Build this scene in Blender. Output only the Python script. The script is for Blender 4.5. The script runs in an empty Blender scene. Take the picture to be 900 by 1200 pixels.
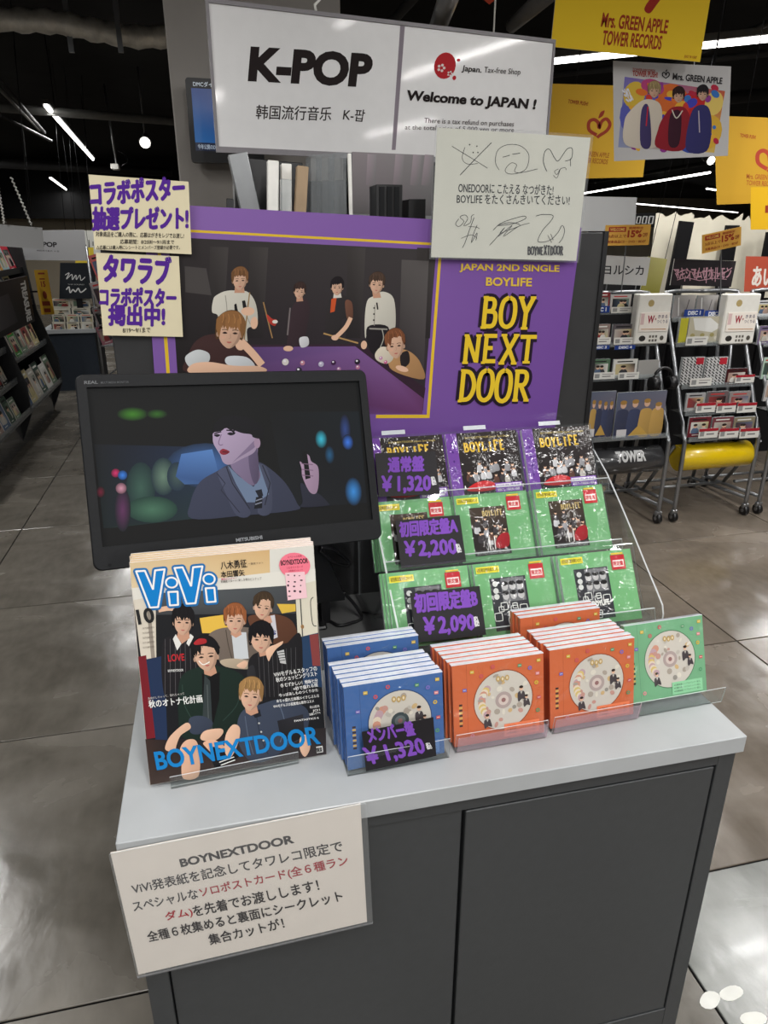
import bpy, bmesh, math, random
import numpy as np
from mathutils import Matrix, Vector
R = random.Random(7)
S = bpy.context.scene
COL = S.collection

# ------------------------------------------------------------------ camera, world, exposure
F = 832.0; PITCH = math.radians(21.3); YAW = math.radians(13.0); CH = 1.6
FW = np.array([math.sin(YAW)*math.cos(PITCH), math.cos(YAW)*math.cos(PITCH), -math.sin(PITCH)])
RT = np.array([math.cos(YAW), -math.sin(YAW), 0.0]); UP = np.cross(RT, FW); C0 = np.array([0, 0, CH])
cam_d = bpy.data.cameras.new('camera'); cam = bpy.data.objects.new('camera', cam_d); COL.objects.link(cam)
cam_d.sensor_fit = 'VERTICAL'; cam_d.sensor_height = 24.0; cam_d.lens = 24.0*F/1200.0
cam_d.clip_start = 0.02; cam_d.clip_end = 200
cam.matrix_world = Matrix(((RT[0], UP[0], -FW[0], 0), (RT[1], UP[1], -FW[1], 0), (RT[2], UP[2], -FW[2], CH), (0, 0, 0, 1)))
S.camera = cam
w = bpy.data.worlds.new('world'); S.world = w; w.use_nodes = True
w.node_tree.nodes['Background'].inputs[0].default_value = (0.9, 0.95, 1, 1)
w.node_tree.nodes['Background'].inputs[1].default_value = 0.05
S.view_settings.view_transform = 'Standard'; S.view_settings.look = 'None'
S.view_settings.exposure = -0.5; S.view_settings.gamma = 1.0
S.cycles.max_bounces = 8; S.cycles.transparent_max_bounces = 16; S.cycles.sample_clamp_indirect = 4.0
S.cycles.caustics_reflective = False; S.cycles.caustics_refractive = False

def area(loc, sx, sy, power, rz=0, tilt=(0, 0)):
    l = bpy.data.lights.new('tube_light', 'AREA'); l.shape = 'RECTANGLE'; l.size = sx; l.size_y = sy; l.energy = power
    l.color = (1.0, 0.985, 0.96)
    o = bpy.data.objects.new('tube_light', l); COL.objects.link(o); o.location = loc; o.rotation_euler = (tilt[0], tilt[1], rz)
    return o
TZ = 2.55
TUBES = []      # (x0,y0,x1,y1,z,power,label)
def tube_row(x0, y0, x1, y1, p, label, z=TZ): TUBES.append((x0, y0, x1, y1, z, p, label))
tube_row(-1.16, 6.8, -1.42, 11.2, 60, 'bright ceiling tube lamp over the left aisle, the nearer of two')
tube_row(-2.65, 14.9, -3.0, 18.5, 30, 'short bright ceiling tube lamp over the left aisle, the farther of two')
tube_row(2.02, 4.51, 3.30, 3.43, 42, 'long bright tube lamp running behind the big yellow hanging poster')
tube_row(8.6, 17.0, 7.6, 10.63, 50, 'long tube lamp passing below the group photo poster', 2.5)
tube_row(12.4, 21.0, 22.0, 28.5, 40, 'farthest long tube lamp low over the right racks', 2.5)
tube_row(10.15, 14.23, 13.47, 16.66, 30, 'short tube lamp left of the yellow poster at the right edge', 2.5)
UNSEEN_TUBES = ((-1.9, 3.0, 60), (-1.9, -0.9, 36), (0.3, -1.1, 44), (2.2, -0.8, 36), (1.3, 0.0, 14), (-0.75, 0.1, 18), (2.9, 1.5, 60), (4.6, 2.2, 50), (-3.6, 5.5, 70), (-3.6, 1.5, 40), (-0.8, -3.2, 70), (1.4, -3.2, 70), (0.3, -5.2, 90), (3.4, -3.4, 60), (-2.8, -3.4, 60), (5.6, 5.0, 60), (-3.4, 10.0, 60))  # unseen tubes, most of them added to brighten fronts, racks and aisles
for (x, y, p), nm__ in zip(UNSEEN_TUBES, ('left of the notice', 'left behind the camera', 'straight behind the camera', 'right behind the camera', 'over the counter front', 'over the floor left of the counter', 'before the rolling racks', 'right of the rolling racks', 'left of the far counter', 'left of the magazines', 'second row left of centre', 'second row right of centre', 'third row behind', 'second row far right', 'second row far left', 'behind the right rack', 'farthest left')):
    tube_row(x, y, x, y+1.25, p, 'unseen ceiling tube lamp, %s' % nm__)

# ------------------------------------------------------------------ photo geometry helpers (pixel of the 900x1200 photo -> world point)
def ray(px, py): return FW + RT*(px-450)/F + UP*(600-py)/F
def onpl(px, py, p0, n):
    d = ray(px, py); n = np.array(n, float); t = ((np.array(p0, float)-C0) @ n)/(d @ n); return Vector(C0+d*t)
def ony(px, py, y): return onpl(px, py, (0, y, 0), (0, 1, 0))
def onx(px, py, x): return onpl(px, py, (x, 0, 0), (1, 0, 0))
def onz(px, py, z): return onpl(px, py, (0, 0, z), (0, 0, 1))

# ------------------------------------------------------------------ materials
def lin(c):
    o = []
    for v in c[:3]:
        v = v/255.0
        o.append(v/12.92 if v <= 0.04045 else ((v+0.055)/1.055)**2.4)
    return tuple(o)+(1.0,)
MATS = {}
def mat(name, rgb, rough=0.5, metal=0.0, coat=0.0, var=0.06, scale=30.0, bump=0.0, emit=0.0, attr=False, coatr=0.05, bscale=None, coatbump=0.0):
    if name in MATS: return MATS[name]
    m = bpy.data.materials.new(name); MATS[name] = m; m.use_nodes = True
    nt = m.node_tree; b = nt.nodes['Principled BSDF']
    b.inputs['Roughness'].default_value = rough; b.inputs['Metallic'].default_value = metal
    b.inputs['Coat Weight'].default_value = coat; b.inputs['Coat Roughness'].default_value = coatr
    if rough >= .5: b.inputs['Specular IOR Level'].default_value = .2
    tc = nt.nodes.new('ShaderNodeTexCoord')
    if attr:
        a = nt.nodes.new('ShaderNodeAttribute'); a.attribute_name = 'Col'
        nt.links.new(a.outputs['Color'], b.inputs['Base Color'])
        if emit:
            nt.links.new(a.outputs['Color'], b.inputs['Emission Color']); b.inputs['Emission Strength'].default_value = emit
            b.inputs['Base Color'].default_value = (0.01, 0.01, 0.01, 1); nt.links.remove(b.inputs['Base Color'].links[0])
    else:
        c = lin(rgb)
        n = nt.nodes.new('ShaderNodeTexNoise'); n.inputs['Scale'].default_value = scale; n.inputs['Detail'].default_value = 4
        nt.links.new(tc.outputs['Object'], n.inputs['Vector'])
        r = nt.nodes.new('ShaderNodeValToRGB')
        r.color_ramp.elements[0].position = 0.3; r.color_ramp.elements[1].position = 0.7
        r.color_ramp.elements[0].color = tuple(max(0, v*(1-var)) for v in c[:3])+(1,)
        r.color_ramp.elements[1].color = tuple(min(1, v*(1+var)) for v in c[:3])+(1,)
        nt.links.new(n.outputs['Fac'], r.inputs['Fac']); nt.links.new(r.outputs['Color'], b.inputs['Base Color'])
        if emit:
            b.inputs['Emission Color'].default_value = c; b.inputs['Emission Strength'].default_value = emit
    if bump or coatbump:
        n2 = nt.nodes.new('ShaderNodeTexNoise'); n2.inputs['Scale'].default_value = bscale or scale*3; n2.inputs['Detail'].default_value = 3
        nt.links.new(tc.outputs['Object'], n2.inputs['Vector'])
        bp = nt.nodes.new('ShaderNodeBump'); bp.inputs['Strength'].default_value = bump or coatbump; bp.inputs['Distance'].default_value = 0.002
        nt.links.new(n2.outputs['Fac'], bp.inputs['Height'])
        nt.links.new(bp.outputs['Normal'], b.inputs['Coat Normal' if coatbump else 'Normal'])
    return m
def clear(name, tint, fac, rough=0.03, bump=0.0, bscale=40):
    """thin clear plastic: mostly straight-through, mirror-like at its Fresnel share plus a little haze"""
    if name in MATS: return MATS[name]
    m = bpy.data.materials.new(name); MATS[name] = m; m.use_nodes = True; nt = m.node_tree; nt.nodes.clear()
    o = nt.nodes.new('ShaderNodeOutputMaterial'); tr = nt.nodes.new('ShaderNodeBsdfTransparent'); tr.inputs[0].default_value = tint
    g = nt.nodes.new('ShaderNodeBsdfGlossy'); g.inputs['Roughness'].default_value = rough
    d = nt.nodes.new('ShaderNodeBsdfDiffuse'); d.inputs[0].default_value = (0.8, 0.83, 0.85, 1)
    lw = nt.nodes.new('ShaderNodeLayerWeight'); lw.inputs[0].default_value = .5
    pw = nt.nodes.new('ShaderNodeMath'); pw.operation = 'POWER'; pw.inputs[1].default_value = 5.0; nt.links.new(lw.outputs['Facing'], pw.inputs[0])
    fr = nt.nodes.new('ShaderNodeMath'); fr.operation = 'MULTIPLY_ADD'; fr.inputs[1].default_value = .75; fr.inputs[2].default_value = .035; nt.links.new(pw.outputs[0], fr.inputs[0])
    m1 = nt.nodes.new('ShaderNodeMixShader'); m1.inputs[0].default_value = fac
    nt.links.new(tr.outputs[0], m1.inputs[1]); nt.links.new(d.outputs[0], m1.inputs[2])
    m2 = nt.nodes.new('ShaderNodeMixShader'); nt.links.new(fr.outputs[0], m2.inputs[0])
    nt.links.new(m1.outputs[0], m2.inputs[1]); nt.links.new(g.outputs[0], m2.inputs[2]); nt.links.new(m2.outputs[0], o.inputs[0])
    if bump:
        tc = nt.nodes.new('ShaderNodeTexCoord'); n = nt.nodes.new('ShaderNodeTexNoise'); n.inputs['Scale'].default_value = bscale
        nt.links.new(tc.outputs['Object'], n.inputs['Vector']); bp = nt.nodes.new('ShaderNodeBump'); bp.inputs['Strength'].default_value = bump
        bp.inputs['Distance'].default_value = 0.003
        nt.links.new(n.outputs['Fac'], bp.inputs['Height']); nt.links.new(bp.outputs[0], g.inputs['Normal'])
    return m
PRINT = mat('printed_paper', None, 0.7, attr=True)
PRINTG = mat('printed_gloss', None, 0.5, attr=True, coat=0.25, coatr=0.22)
PRINTC = mat('printed_under_cellophane', None, 0.5, attr=True, coat=1.0, coatr=0.03, coatbump=1.0, bscale=28)
for n_ in PRINTC.node_tree.nodes:
    if n_.type == 'BUMP': n_.inputs['Distance'].default_value = .006
    if n_.type == 'TEX_NOISE': n_.inputs['Distortion'].default_value = 1.2
PRINTP = mat('printed_poster_under_film', None, 0.5, attr=True, coat=0.5, coatr=0.06, coatbump=0.15, bscale=6)
SCREEN = mat('lit_screen', None, 0.5, attr=True, emit=1.25)
SCREEN.node_tree.nodes['Principled BSDF'].inputs['Specular IOR Level'].default_value = .04
for m_ in (PRINT, PRINTG, PRINTC, PRINTP): m_.node_tree.nodes['Principled BSDF'].inputs['Specular IOR Level'].default_value = .15
SCREEN2 = mat('lit_wall_screen', None, 0.3, attr=True, emit=0.8)
PAPER = mat('white_paper', (222, 214, 205), 0.7, var=0.02)
ACRY = clear('clear_acrylic', (0.96, 0.975, 0.97, 1), 0.015)
ACRYE = clear('clear_acrylic_edge', (0.8, 0.86, 0.86, 1), 0.55, 0.15)
FILM = clear('clear_film', (0.98, 0.98, 0.98, 1), 0.05, 0.06, 0.25, 25)
DARKG = mat('dark_grey_laminate', (54, 56, 58), 0.42, var=0.05, scale=60, bump=0.05)
PANELG = mat('charcoal_panel', (48, 48, 49), 0.35, var=0.06)
TOPG = mat('grey_counter_laminate', (160, 163, 165), 0.3, var=0.05, scale=12, bump=0.03, bscale=150)
BLKP = mat('black_plastic', (22, 22, 24), 0.4, var=0.1)
BEZEL = mat('monitor_black_plastic', (24, 25, 27), 0.55, var=0.08, scale=200, bump=0.1, bscale=900)
BEZEL.node_tree.nodes['Principled BSDF'].inputs['Specular IOR Level'].default_value = .15
BLKM = mat('black_metal', (20, 20, 22), 0.5, 0.3)
STEEL = mat('grey_tube_steel', (150, 152, 155), 0.3, 0.8, var=0.05)
SILV = mat('crinkled_foil', (225, 222, 214), 0.4, 0.5, var=0.2, scale=20, bump=1.0, bscale=40)
CEILM = mat('black_ceiling', (30, 30, 31), 0.8, var=0.2, scale=3)
PILM = mat('pillar_grey', (160, 155, 150), 0.7, var=0.04, scale=8)
SHELFM = mat('black_shelf_steel', (18, 19, 22), 0.45, 0.1)
PAGES = mat('page_edges', (215, 208, 205), 0.7, var=0.1, scale=400)
WHITEP = mat('white_plastic', (215, 213, 206), 0.4, var=0.03)
CASEC = mat('clear_case_edge', (185, 190, 192), 0.12, coat=1.0, var=0.15, scale=80)
FOLD = mat('cellophane_fold', (214, 218, 226), 0.15, coat=1.0, var=0.12, scale=40, bump=0.25, bscale=90)  # pale top fold; its whiteness also stands in for cellophane highlights
TUBEM = mat('lamp_tube', (255, 252, 246), 0.4, emit=9.0)
HOUSE = mat('lamp_housing', (90, 90, 90), 0.5)
BEIGE = mat('beige_sheet', (214, 208, 190), 0.6, var=0.05, scale=6)

# ------------------------------------------------------------------ object helpers
def link(o, parent=None, label=None, cat=None, group=None, kind=None):
    COL.objects.link(o)
    if parent is not None: o.parent = parent
    if label: o['label'] = label
    if cat: o['category'] = cat
    if group: o['group'] = group
    if kind: o['kind'] = kind
    return o
def thing(name, label, cat, M=None, group=None, kind=None):
    o = bpy.data.objects.new(name, None); o.empty_display_size = 0.05
    if M is not None: o.matrix_world = M if isinstance(M, Matrix) else Matrix.Translation(Vector(M))
    return link(o, None, label, cat, group, kind)
def dup(o, M=None, parent=None, label=None, group=None):
    c = o.copy(); COL.objects.link(c)
    if parent is not None: c.parent = parent
    for ch in list(o.children): dup(ch, None, c)
    if M is not None: c.matrix_world = M
    if label: c['label'] = label
    if group: c['group'] = group
    return c
class MB:
    def __init__(s): s.bm = bmesh.new()
    def box(s, x0, y0, z0, x1, y1, z1, M=None, bev=0.0, mi=0, seg=1):
        b = bmesh.new(); bmesh.ops.create_cube(b, size=1)
        for v in b.verts: v.co = Vector(((x0+x1)/2+v.co.x*(x1-x0), (y0+y1)/2+v.co.y*(y1-y0), (z0+z1)/2+v.co.z*(z1-z0)))
        if bev: bmesh.ops.bevel(b, geom=list(b.edges), offset=bev, segments=seg, affect='EDGES')
        return s.add(b, M, mi)
    def add(s, b, M=None, mi=0):
        vm = [s.bm.verts.new(M @ v.co if M else v.co) for v in b.verts]
        b.verts.index_update()
        for f in b.faces:
            try:
                nf = s.bm.faces.new([vm[v.index] for v in f.verts]); nf.material_index = mi or f.material_index; nf.smooth = f.smooth
            except ValueError: pass
        b.free(); return s
    def tube(s, pts, r, n=8, smooth=True):
        pts = [Vector(p) for p in pts]; rings = []
        for i, p in enumerate(pts):
            t = (pts[min(i+1, len(pts)-1)]-pts[max(i-1, 0)]).normalized()
            a = Vector((0, 0, 1)) if abs(t.z) < 0.9 else Vector((1, 0, 0)); u = t.cross(a).normalized(); v = t.cross(u)
            rr = r[i] if isinstance(r, (list, tuple)) else r
            rings.append([s.bm.verts.new(p+(u*math.cos(2*math.pi*k/n)+v*math.sin(2*math.pi*k/n))*rr) for k in range(n)])
        for a, b in zip(rings, rings[1:]):
            for k in range(n):
                f = s.bm.faces.new((a[k], a[(k+1) % n], b[(k+1) % n], b[k])); f.smooth = smooth
        s.bm.faces.new(rings[0][::-1]); s.bm.faces.new(rings[-1]); return s
    def prism(s, pts, vec, edge_mi=0):
        vec = Vector(vec); a = [s.bm.verts.new(Vector(p)) for p in pts]; b = [s.bm.verts.new(Vector(p)+vec) for p in pts]
        s.bm.faces.new(a[::-1]); s.bm.faces.new(b)
        for i in range(len(a)):
            f = s.bm.faces.new((a[i], a[(i+1) % len(a)], b[(i+1) % len(a)], b[i])); f.material_index = edge_mi
        return s
    def mesh(s, name, mats):
        bmesh.ops.recalc_face_normals(s.bm, faces=s.bm.faces)
        me = bpy.data.meshes.new(name); s.bm.to_mesh(me); s.bm.free()
        for m in (mats if isinstance(mats, (list, tuple)) else [mats]): me.materials.append(m)
        return me
    def build(s, name, mats, parent=None, **k):
        return link(bpy.data.objects.new(name, s.mesh(name, mats)), parent, **k)
def roundrect(x0, z0, x1, z1, r, n=5):
    pts = []
    for cx, cz, a0 in ((x1-r, z0+r, -90), (x1-r, z1-r, 0), (x0+r, z1-r, 90), (x0+r, z0+r, 180)):
        for k in range(n+1):
            a = math.radians(a0+90*k/n); pts.append((cx+r*math.cos(a), cz+r*math.sin(a)))
    return pts
def sheet(name, W, H, t, parent, m=None, r=0.0, y=0.0, mats=None, **k):
    """upright sheet in the local X-Z plane, front face at y-t"""
    pts = roundrect(0, 0, W, H, r) if r else [(0, 0), (W, 0), (W, H), (0, H)]
    return MB().prism([(p[0], y-t, p[1]) for p in pts], (0, t, 0), 1 if mats else 0).build(name, mats or m, parent, **k)
def frameM(o, x, z):
    X = Vector(x).normalized(); Z = Vector(z); Z = (Z-X*Z.dot(X)).normalized(); Y = Z.cross(X)
    M = Matrix((X, Y, Z)).transposed().to_4x4(); M.translation = Vector(o); return M
def quadM(cs, p0=None, n=None, y=None):
    """corner pixels TL,TR,BR,BL on a world plane -> matrix at BL corner, width, height"""
    if y is not None: p0, n = (0, y, 0), (0, 1, 0)
    P = [onpl(a, b, p0, n) for a, b in cs]
    X = (P[1]-P[0])+(P[2]-P[3]); Z = (P[0]-P[3])+(P[1]-P[2])
    W = X.length/2; H = Z.length/2
    M = frameM((0, 0, 0), X, Z); c = (P[0]+P[1]+P[2]+P[3])/4
    M.translation = c-(M.to_3x3() @ Vector((W/2, 0, H/2))); return M, W, H

# ------------------------------------------------------------------ printed artwork: coloured flat shapes on a sheet
def homog(src, dst):
    A = []; B = []
    for (x, y), (u, v) in zip(src, dst):
        A.append([x, y, 1, 0, 0, 0, -u*x, -u*y]); B.append(u)
        A.append([0, 0, 0, x, y, 1, -v*x, -v*y]); B.append(v)
    h = np.linalg.solve(np.array(A, float), np.array(B, float)); return np.append(h, 1).reshape(3, 3)
_tc = {}
def textmesh(s, bold):
    k = (s, bold)
    if k not in _tc:
        c = bpy.data.curves.new('t', 'FONT'); c.body = s; c.resolution_u = 2 if len(s) > 20 or ord(s[0]) > 0x2000 else 4; c.offset = bold
        o = bpy.data.objects.new('t', c); COL.objects.link(o)
        dg = bpy.context.evaluated_depsgraph_get(); ev = o.evaluated_get(dg); m = ev.to_mesh()
        vs = [(v.co.x, v.co.y) for v in m.vertices]; fs = [tuple(p.vertices) for p in m.polygons]
        ev.to_mesh_clear(); bpy.data.objects.remove(o); bpy.data.curves.remove(c)
        xs = [v[0] for v in vs]; ys = [v[1] for v in vs]
        x0, x1, y0, y1 = min(xs), max(xs), min(ys), max(ys)
        _tc[k] = ([((x-x0)/(x1-x0), (y-y0)/(y1-y0)) for x, y in vs], fs)
    return _tc[k]
def smooth(pts, closed=True, n=5):
    out = []; N = len(pts)
    for i in range(N if closed else N-1):
        p = [pts[(i+j-1) % N] if closed else pts[min(max(i+j-1, 0), N-1)] for j in range(4)]
        for k in range(n):
            t = k/n; t2 = t*t; t3 = t2*t
            out.append(tuple(0.5*((2*p[1][a])+(-p[0][a]+p[2][a])*t+(2*p[0][a]-5*p[1][a]+4*p[2][a]-p[3][a])*t2+(-p[0][a]+3*p[1][a]-3*p[2][a]+p[3][a])*t3) for a in (0, 1)))
    if not closed: out.append(tuple(pts[-1]))
    return out
class Art:
    """shapes given in some picture frame, mapped by M (3x3) to local metres (x right, z up)"""
    def __init__(s, src=None, W=1.0, H=1.0, step=0.00008):
        s.M = homog(src, [(0, H), (W, H), (W, 0), (0, 0)]) if src else np.diag([0.001, 0.001, 1.0])
        s.up = -1 if src else 1
        s.v = []; s.f = []; s.c = []; s.L = 0; s.step = step; s.vw = (0, 0, 1.0)
    def view(s, x0, y0, k): s.vw = (x0, y0, k); return s
    def T(s, p):
        x = s.vw[0]+p[0]/s.vw[2]; y = s.vw[1]+p[1]/s.vw[2]; q = s.M @ np.array([x, y, 1.0]); return (q[0]/q[2], q[1]/q[2])
    def raw(s, pts, faces, cols):
        b = len(s.v)
        for p in pts:
            q = s.T(p); s.v.append((q[0], -s.L*s.step, q[1]))
        s.f += [tuple(i+b for i in f) for f in faces]
        s.c += cols if isinstance(cols, list) else [lin(cols)]*len(pts); s.L += 1; return s
    def poly(s, pts, col): return s.raw(pts, [tuple(range(len(pts)))], [lin(c) for c in col] if isinstance(col, list) else col)
    def rect(s, x0, y0, x1, y1, col): return s.poly([(x0, y0), (x1, y0), (x1, y1), (x0, y1)], col)
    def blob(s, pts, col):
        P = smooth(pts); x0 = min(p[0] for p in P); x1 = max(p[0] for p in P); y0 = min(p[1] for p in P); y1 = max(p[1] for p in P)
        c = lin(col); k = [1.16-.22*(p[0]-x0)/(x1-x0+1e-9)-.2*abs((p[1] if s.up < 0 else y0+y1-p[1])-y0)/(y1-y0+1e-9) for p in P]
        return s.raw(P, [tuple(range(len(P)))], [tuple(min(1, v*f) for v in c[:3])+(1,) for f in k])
    def ell(s, cx, cy, rx, ry, col, n=20, rim=None, a=0):
        ca, sa = math.cos(a), math.sin(a)
        pts = [(cx+rx*math.cos(2*math.pi*k/n)*ca-ry*math.sin(2*math.pi*k/n)*sa, cy+rx*math.cos(2*math.pi*k/n)*sa+ry*math.sin(2*math.pi*k/n)*ca) for k in range(n)]
        if rim is None: return s.poly(pts, col)
        return s.raw([(cx, cy)]+pts, [(0, 1+k, 1+(k+1) % n) for k in range(n)], [lin(col)]+[lin(rim)]*n)
    def line(s, pts, w, col, closed=False):
        P = [Vector(p).to_2d() if len(p) == 2 else Vector(p) for p in [(q[0], q[1]) for q in pts]]
        if closed: P.append(P[0])
        vs = []; fs = []
        for i, p in enumerate(P):
            t = P[min(i+1, len(P)-1)]-P[max(i-1, 0)]
            if t.length < 1e-9: t = Vector((1, 0))
            t.normalize(); nn = Vector((-t.y, t.x))*w/2
            vs += [tuple(p+nn), tuple(p-nn)]
            if i: fs.append((2*i-2, 2*i-1, 2*i+1, 2*i))
        return s.raw(vs, fs, col)
    def curve(s, pts, w, col): return s.line(smooth(pts, False), w, col)
    def text(s, t, p0, p1, h, col, bold=0.0, lean=0.0):
        cjk = any(ord(c) > 0x2000 for c in t); th_ = bold if cjk else 0
        vs, fs = textmesh(t, 0.0 if cjk else min(bold, .05)); dx, dy = p1[0]-p0[0], p1[1]-p0[1]; l = math.hypot(dx, dy)
        ux, uy = (dy/l*h, -dx/l*h) if s.up < 0 else (-dy/l*h, dx/l*h)
        ux += lean*dx/l*h; uy += lean*dy/l*h
        P = [(p0[0]+dx*a+ux*b, p0[1]+dy*a+uy*b) for a, b in vs]
        if th_ < .008: return s.raw(P, fs, col)
        r = th_*h; n = 4 if th_ < .03 else 6
        for k in range(n):
            b = 2*math.pi*k/n+.5; s.raw([(x+r*math.cos(b), y+r*math.sin(b)) for x, y in P], fs, col); s.L -= .8
        s.L += .8; return s
    def build(s, name, m, parent, y=0.0, **k):
        k_ = min(1.0, .0013/(s.step*max(s.L, 1))); s.v = [(a, b*k_, c) for a, b, c in s.v]
        if not m.name.startswith('lit'): s.c = [(c[0]*.8, c[1]*.8, c[2]*.78, 1) for c in s.c]
        me = bpy.data.meshes.new(name); me.from_pydata([(a, y-0.0002+b, c) for a, b, c in s.v], [], s.f)
        at = me.color_attributes.new('Col', 'FLOAT_COLOR', 'POINT'); at.data.foreach_set('color', np.array(s.c, dtype=np.float32).ravel())
        me.materials.append(m); me.update()
        bm = bmesh.new(); bm.from_mesh(me)
        fl = [f for f in bm.faces if f.normal.y > 0]
        bmesh.ops.reverse_faces(bm, faces=fl); bm.to_mesh(me); bm.free()
        return link(bpy.data.objects.new(name, me), parent, **k)
SK = (226, 184, 158); SKS = (196, 148, 124)
def head(a, x, y, w, h, hair, skin=SK, tilt=0.0, style=0, face=True):
    """a face with hair; x,y = centre, w,h = face size in the current view; y grows downward"""
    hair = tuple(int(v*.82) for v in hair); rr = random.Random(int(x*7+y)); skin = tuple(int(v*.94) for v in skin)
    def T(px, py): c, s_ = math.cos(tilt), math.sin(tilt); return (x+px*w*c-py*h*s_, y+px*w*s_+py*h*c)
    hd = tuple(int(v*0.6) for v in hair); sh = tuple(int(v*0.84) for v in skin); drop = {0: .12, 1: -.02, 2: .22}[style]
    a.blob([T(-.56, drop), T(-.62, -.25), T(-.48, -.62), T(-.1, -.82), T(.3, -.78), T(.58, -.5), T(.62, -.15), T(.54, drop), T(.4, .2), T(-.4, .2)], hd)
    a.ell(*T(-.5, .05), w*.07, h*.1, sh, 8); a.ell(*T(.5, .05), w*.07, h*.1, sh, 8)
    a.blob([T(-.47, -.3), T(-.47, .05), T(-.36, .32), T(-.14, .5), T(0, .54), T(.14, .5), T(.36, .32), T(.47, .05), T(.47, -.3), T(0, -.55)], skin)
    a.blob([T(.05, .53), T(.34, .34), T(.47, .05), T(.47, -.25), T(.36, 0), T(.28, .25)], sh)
    if face:
        a.ell(*T(-.26, .15), w*.12, h*.07, (222, 168, 146), 10, rim=skin); 
        for sx in (-.21, .22):
            a.blob([T(sx-.11, -.0), T(sx, -.045), T(sx+.11, -.0), T(sx, .03)], (64, 46, 42)); a.ell(*T(sx, -.005), w*.035, h*.025, (24, 18, 18), 8)
            a.line([T(sx-.13, -.11), T(sx, -.13), T(sx+.13, -.11)], w*.035, tuple(int(v*.7+30) for v in hd))
        a.line([T(.02, .02), T(.05, .17), T(-.03, .19)], w*.03, sh)
        a.blob([T(-.11, .315), T(-.03, .295), T(0, .305), T(.03, .295), T(.11, .315), T(0, .36)], (186, 104, 98))
    n = 9
    a.blob([T(-.54, -.1), T(-.6, -.35), T(-.42, -.66), T(-.05, -.8), T(.35, -.74), T(.58, -.45), T(.58, -.1), T(.42, -.42), T(0, -.5), T(-.42, -.4)], hair)
    for i in range(n):
        u = -.5+i/(n-1)*1.0; tipy = {0: -.2, 1: -.42 if abs(u-.12) < .3 else -.05, 2: -.1}[style]+rr.uniform(-.06, .06)
        if abs(u) > .42: tipy = drop+rr.uniform(-.05, .05)
        kf = rr.uniform(.84, 1.1); c = tuple(min(255, int(v*kf)) for v in hair)
        a.poly([T(u-.11, -.46), T(u-.02, -.6), T(u+.11, -.46), T(u+.08+rr.uniform(-.04, .04), (tipy-.46)/2), T(u+rr.uniform(-.05, .09), tipy), T(u-.09, (tipy-.46)/2)], c)
    for k in range(4): a.curve([T(-.35+.22*k, -.68), T(-.32+.24*k, -.52), T(-.36+.26*k, -.36)], w*.02, tuple(min(255, int(v*1.3)+6) for v in hair))
def drape(a, pts, n, col):
    """a few fold lines across a garment"""
    for i in range(n):
        p, q = pts[i*2], pts[i*2+1]; a.curve([p, ((p[0]+q[0])/2+3, (p[1]+q[1])/2-2), q], 2.2, col)

# quirky serif letters, unit box, list of strokes (points, width) with slab serifs
def _st(*p): return p
GL = {
 'B': ([[(.22, 0), (.2, 1)], [(.2, .95), (.62, .93), (.72, .75), (.6, .56), (.25, .54)], [(.3, .54), (.75, .5), (.84, .28), (.7, .06), (.2, .05)]], [(.05, .0, .32), (.05, 1, .3)]),
 'O': ([[(.5, .98), (.2, .85), (.1, .5), (.2, .14), (.5, .02), (.8, .15), (.9, .5), (.8, .86), (.5, .98)]], []),
 'Y': ([[(.15, .97), (.5, .5), (.85, .97)], [(.5, .52), (.48, 0)]], [(.0, .98, .34), (.68, .98, .32), (.3, 0, .38)]),
 'N': ([[(.2, 0), (.18, .97)], [(.18, .97), (.78, .04)], [(.8, 0), (.82, .97)]], [(.02, .98, .26), (.66, .98, .32), (.05, 0, .32)]),
 'E': ([[(.24, .02), (.22, .97)], [(.22, .95), (.8, .95)], [(.22, .52), (.62, .52)], [(.22, .05), (.84, .05)]], [(.06, .98, .2), (.06, 0, .2)]),
 'X': ([[(.15, .97), (.85, .02)], [(.85, .97), (.15, .02)]], [(.0, .98, .32), (.68, .98, .32), (.0, 0, .32), (.68, 0, .32)]),
 'T': ([[(.5, 0), (.5, .95)], [(.05, .94), (.95, .94)]], [(.3, 0, .4)]),
 'D': ([[(.22, 0), (.2, .97)], [(.2, .95), (.6, .9), (.86, .6), (.84, .3), (.6, .07), (.2, .04)]], [(.04, .98, .2), (.04, 0, .2)]),
 'R': ([[(.22, 0), (.2, .97)], [(.2, .95), (.65, .93), (.76, .73), (.62, .52), (.24, .5)], [(.45, .5), (.85, .02)]], [(.04, .98, .2), (.05, 0, .34), (.7, 0, .3)]),
 'L': ([[(.25, 0), (.24, .97)], [(.22, .05), (.84, .05), (.86, .25)]], [(.06, .98, .36)]),
 'I': ([[(.5, 0), (.5, .97)]], [(.28, .98, .44), (.28, 0, .44)]),
 'F': ([[(.24, 0), (.22, .97)], [(.22, .95), (.84, .95), (.86, .78)], [(.22, .52), (.64, .52)]], [(.06, .98, .2), (.06, 0, .38)]),
}
def glyph(a, ch, x, y, w, h, sw, col, lean=0.0):
    """x,y = lower left; y axis follows a.up"""
    st, sf = GL[ch]
    def T(p): return (x+p[0]*w+lean*p[1]*h, y+a.up*p[1]*h)
    for q in st:
        if len(q) > 3: a.line([T(p) for p in smooth(q, False, 4)], sw, col)
        else:
            for p_, r_ in zip(q, q[1:]): a.line([T(p_), T(r_)], sw, col); a.L -= .7
            a.L += .7
    for (sx, sy, sl) in sf: a.line([T((sx, sy)), T((sx+sl, sy))], sw*.6, col)
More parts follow.
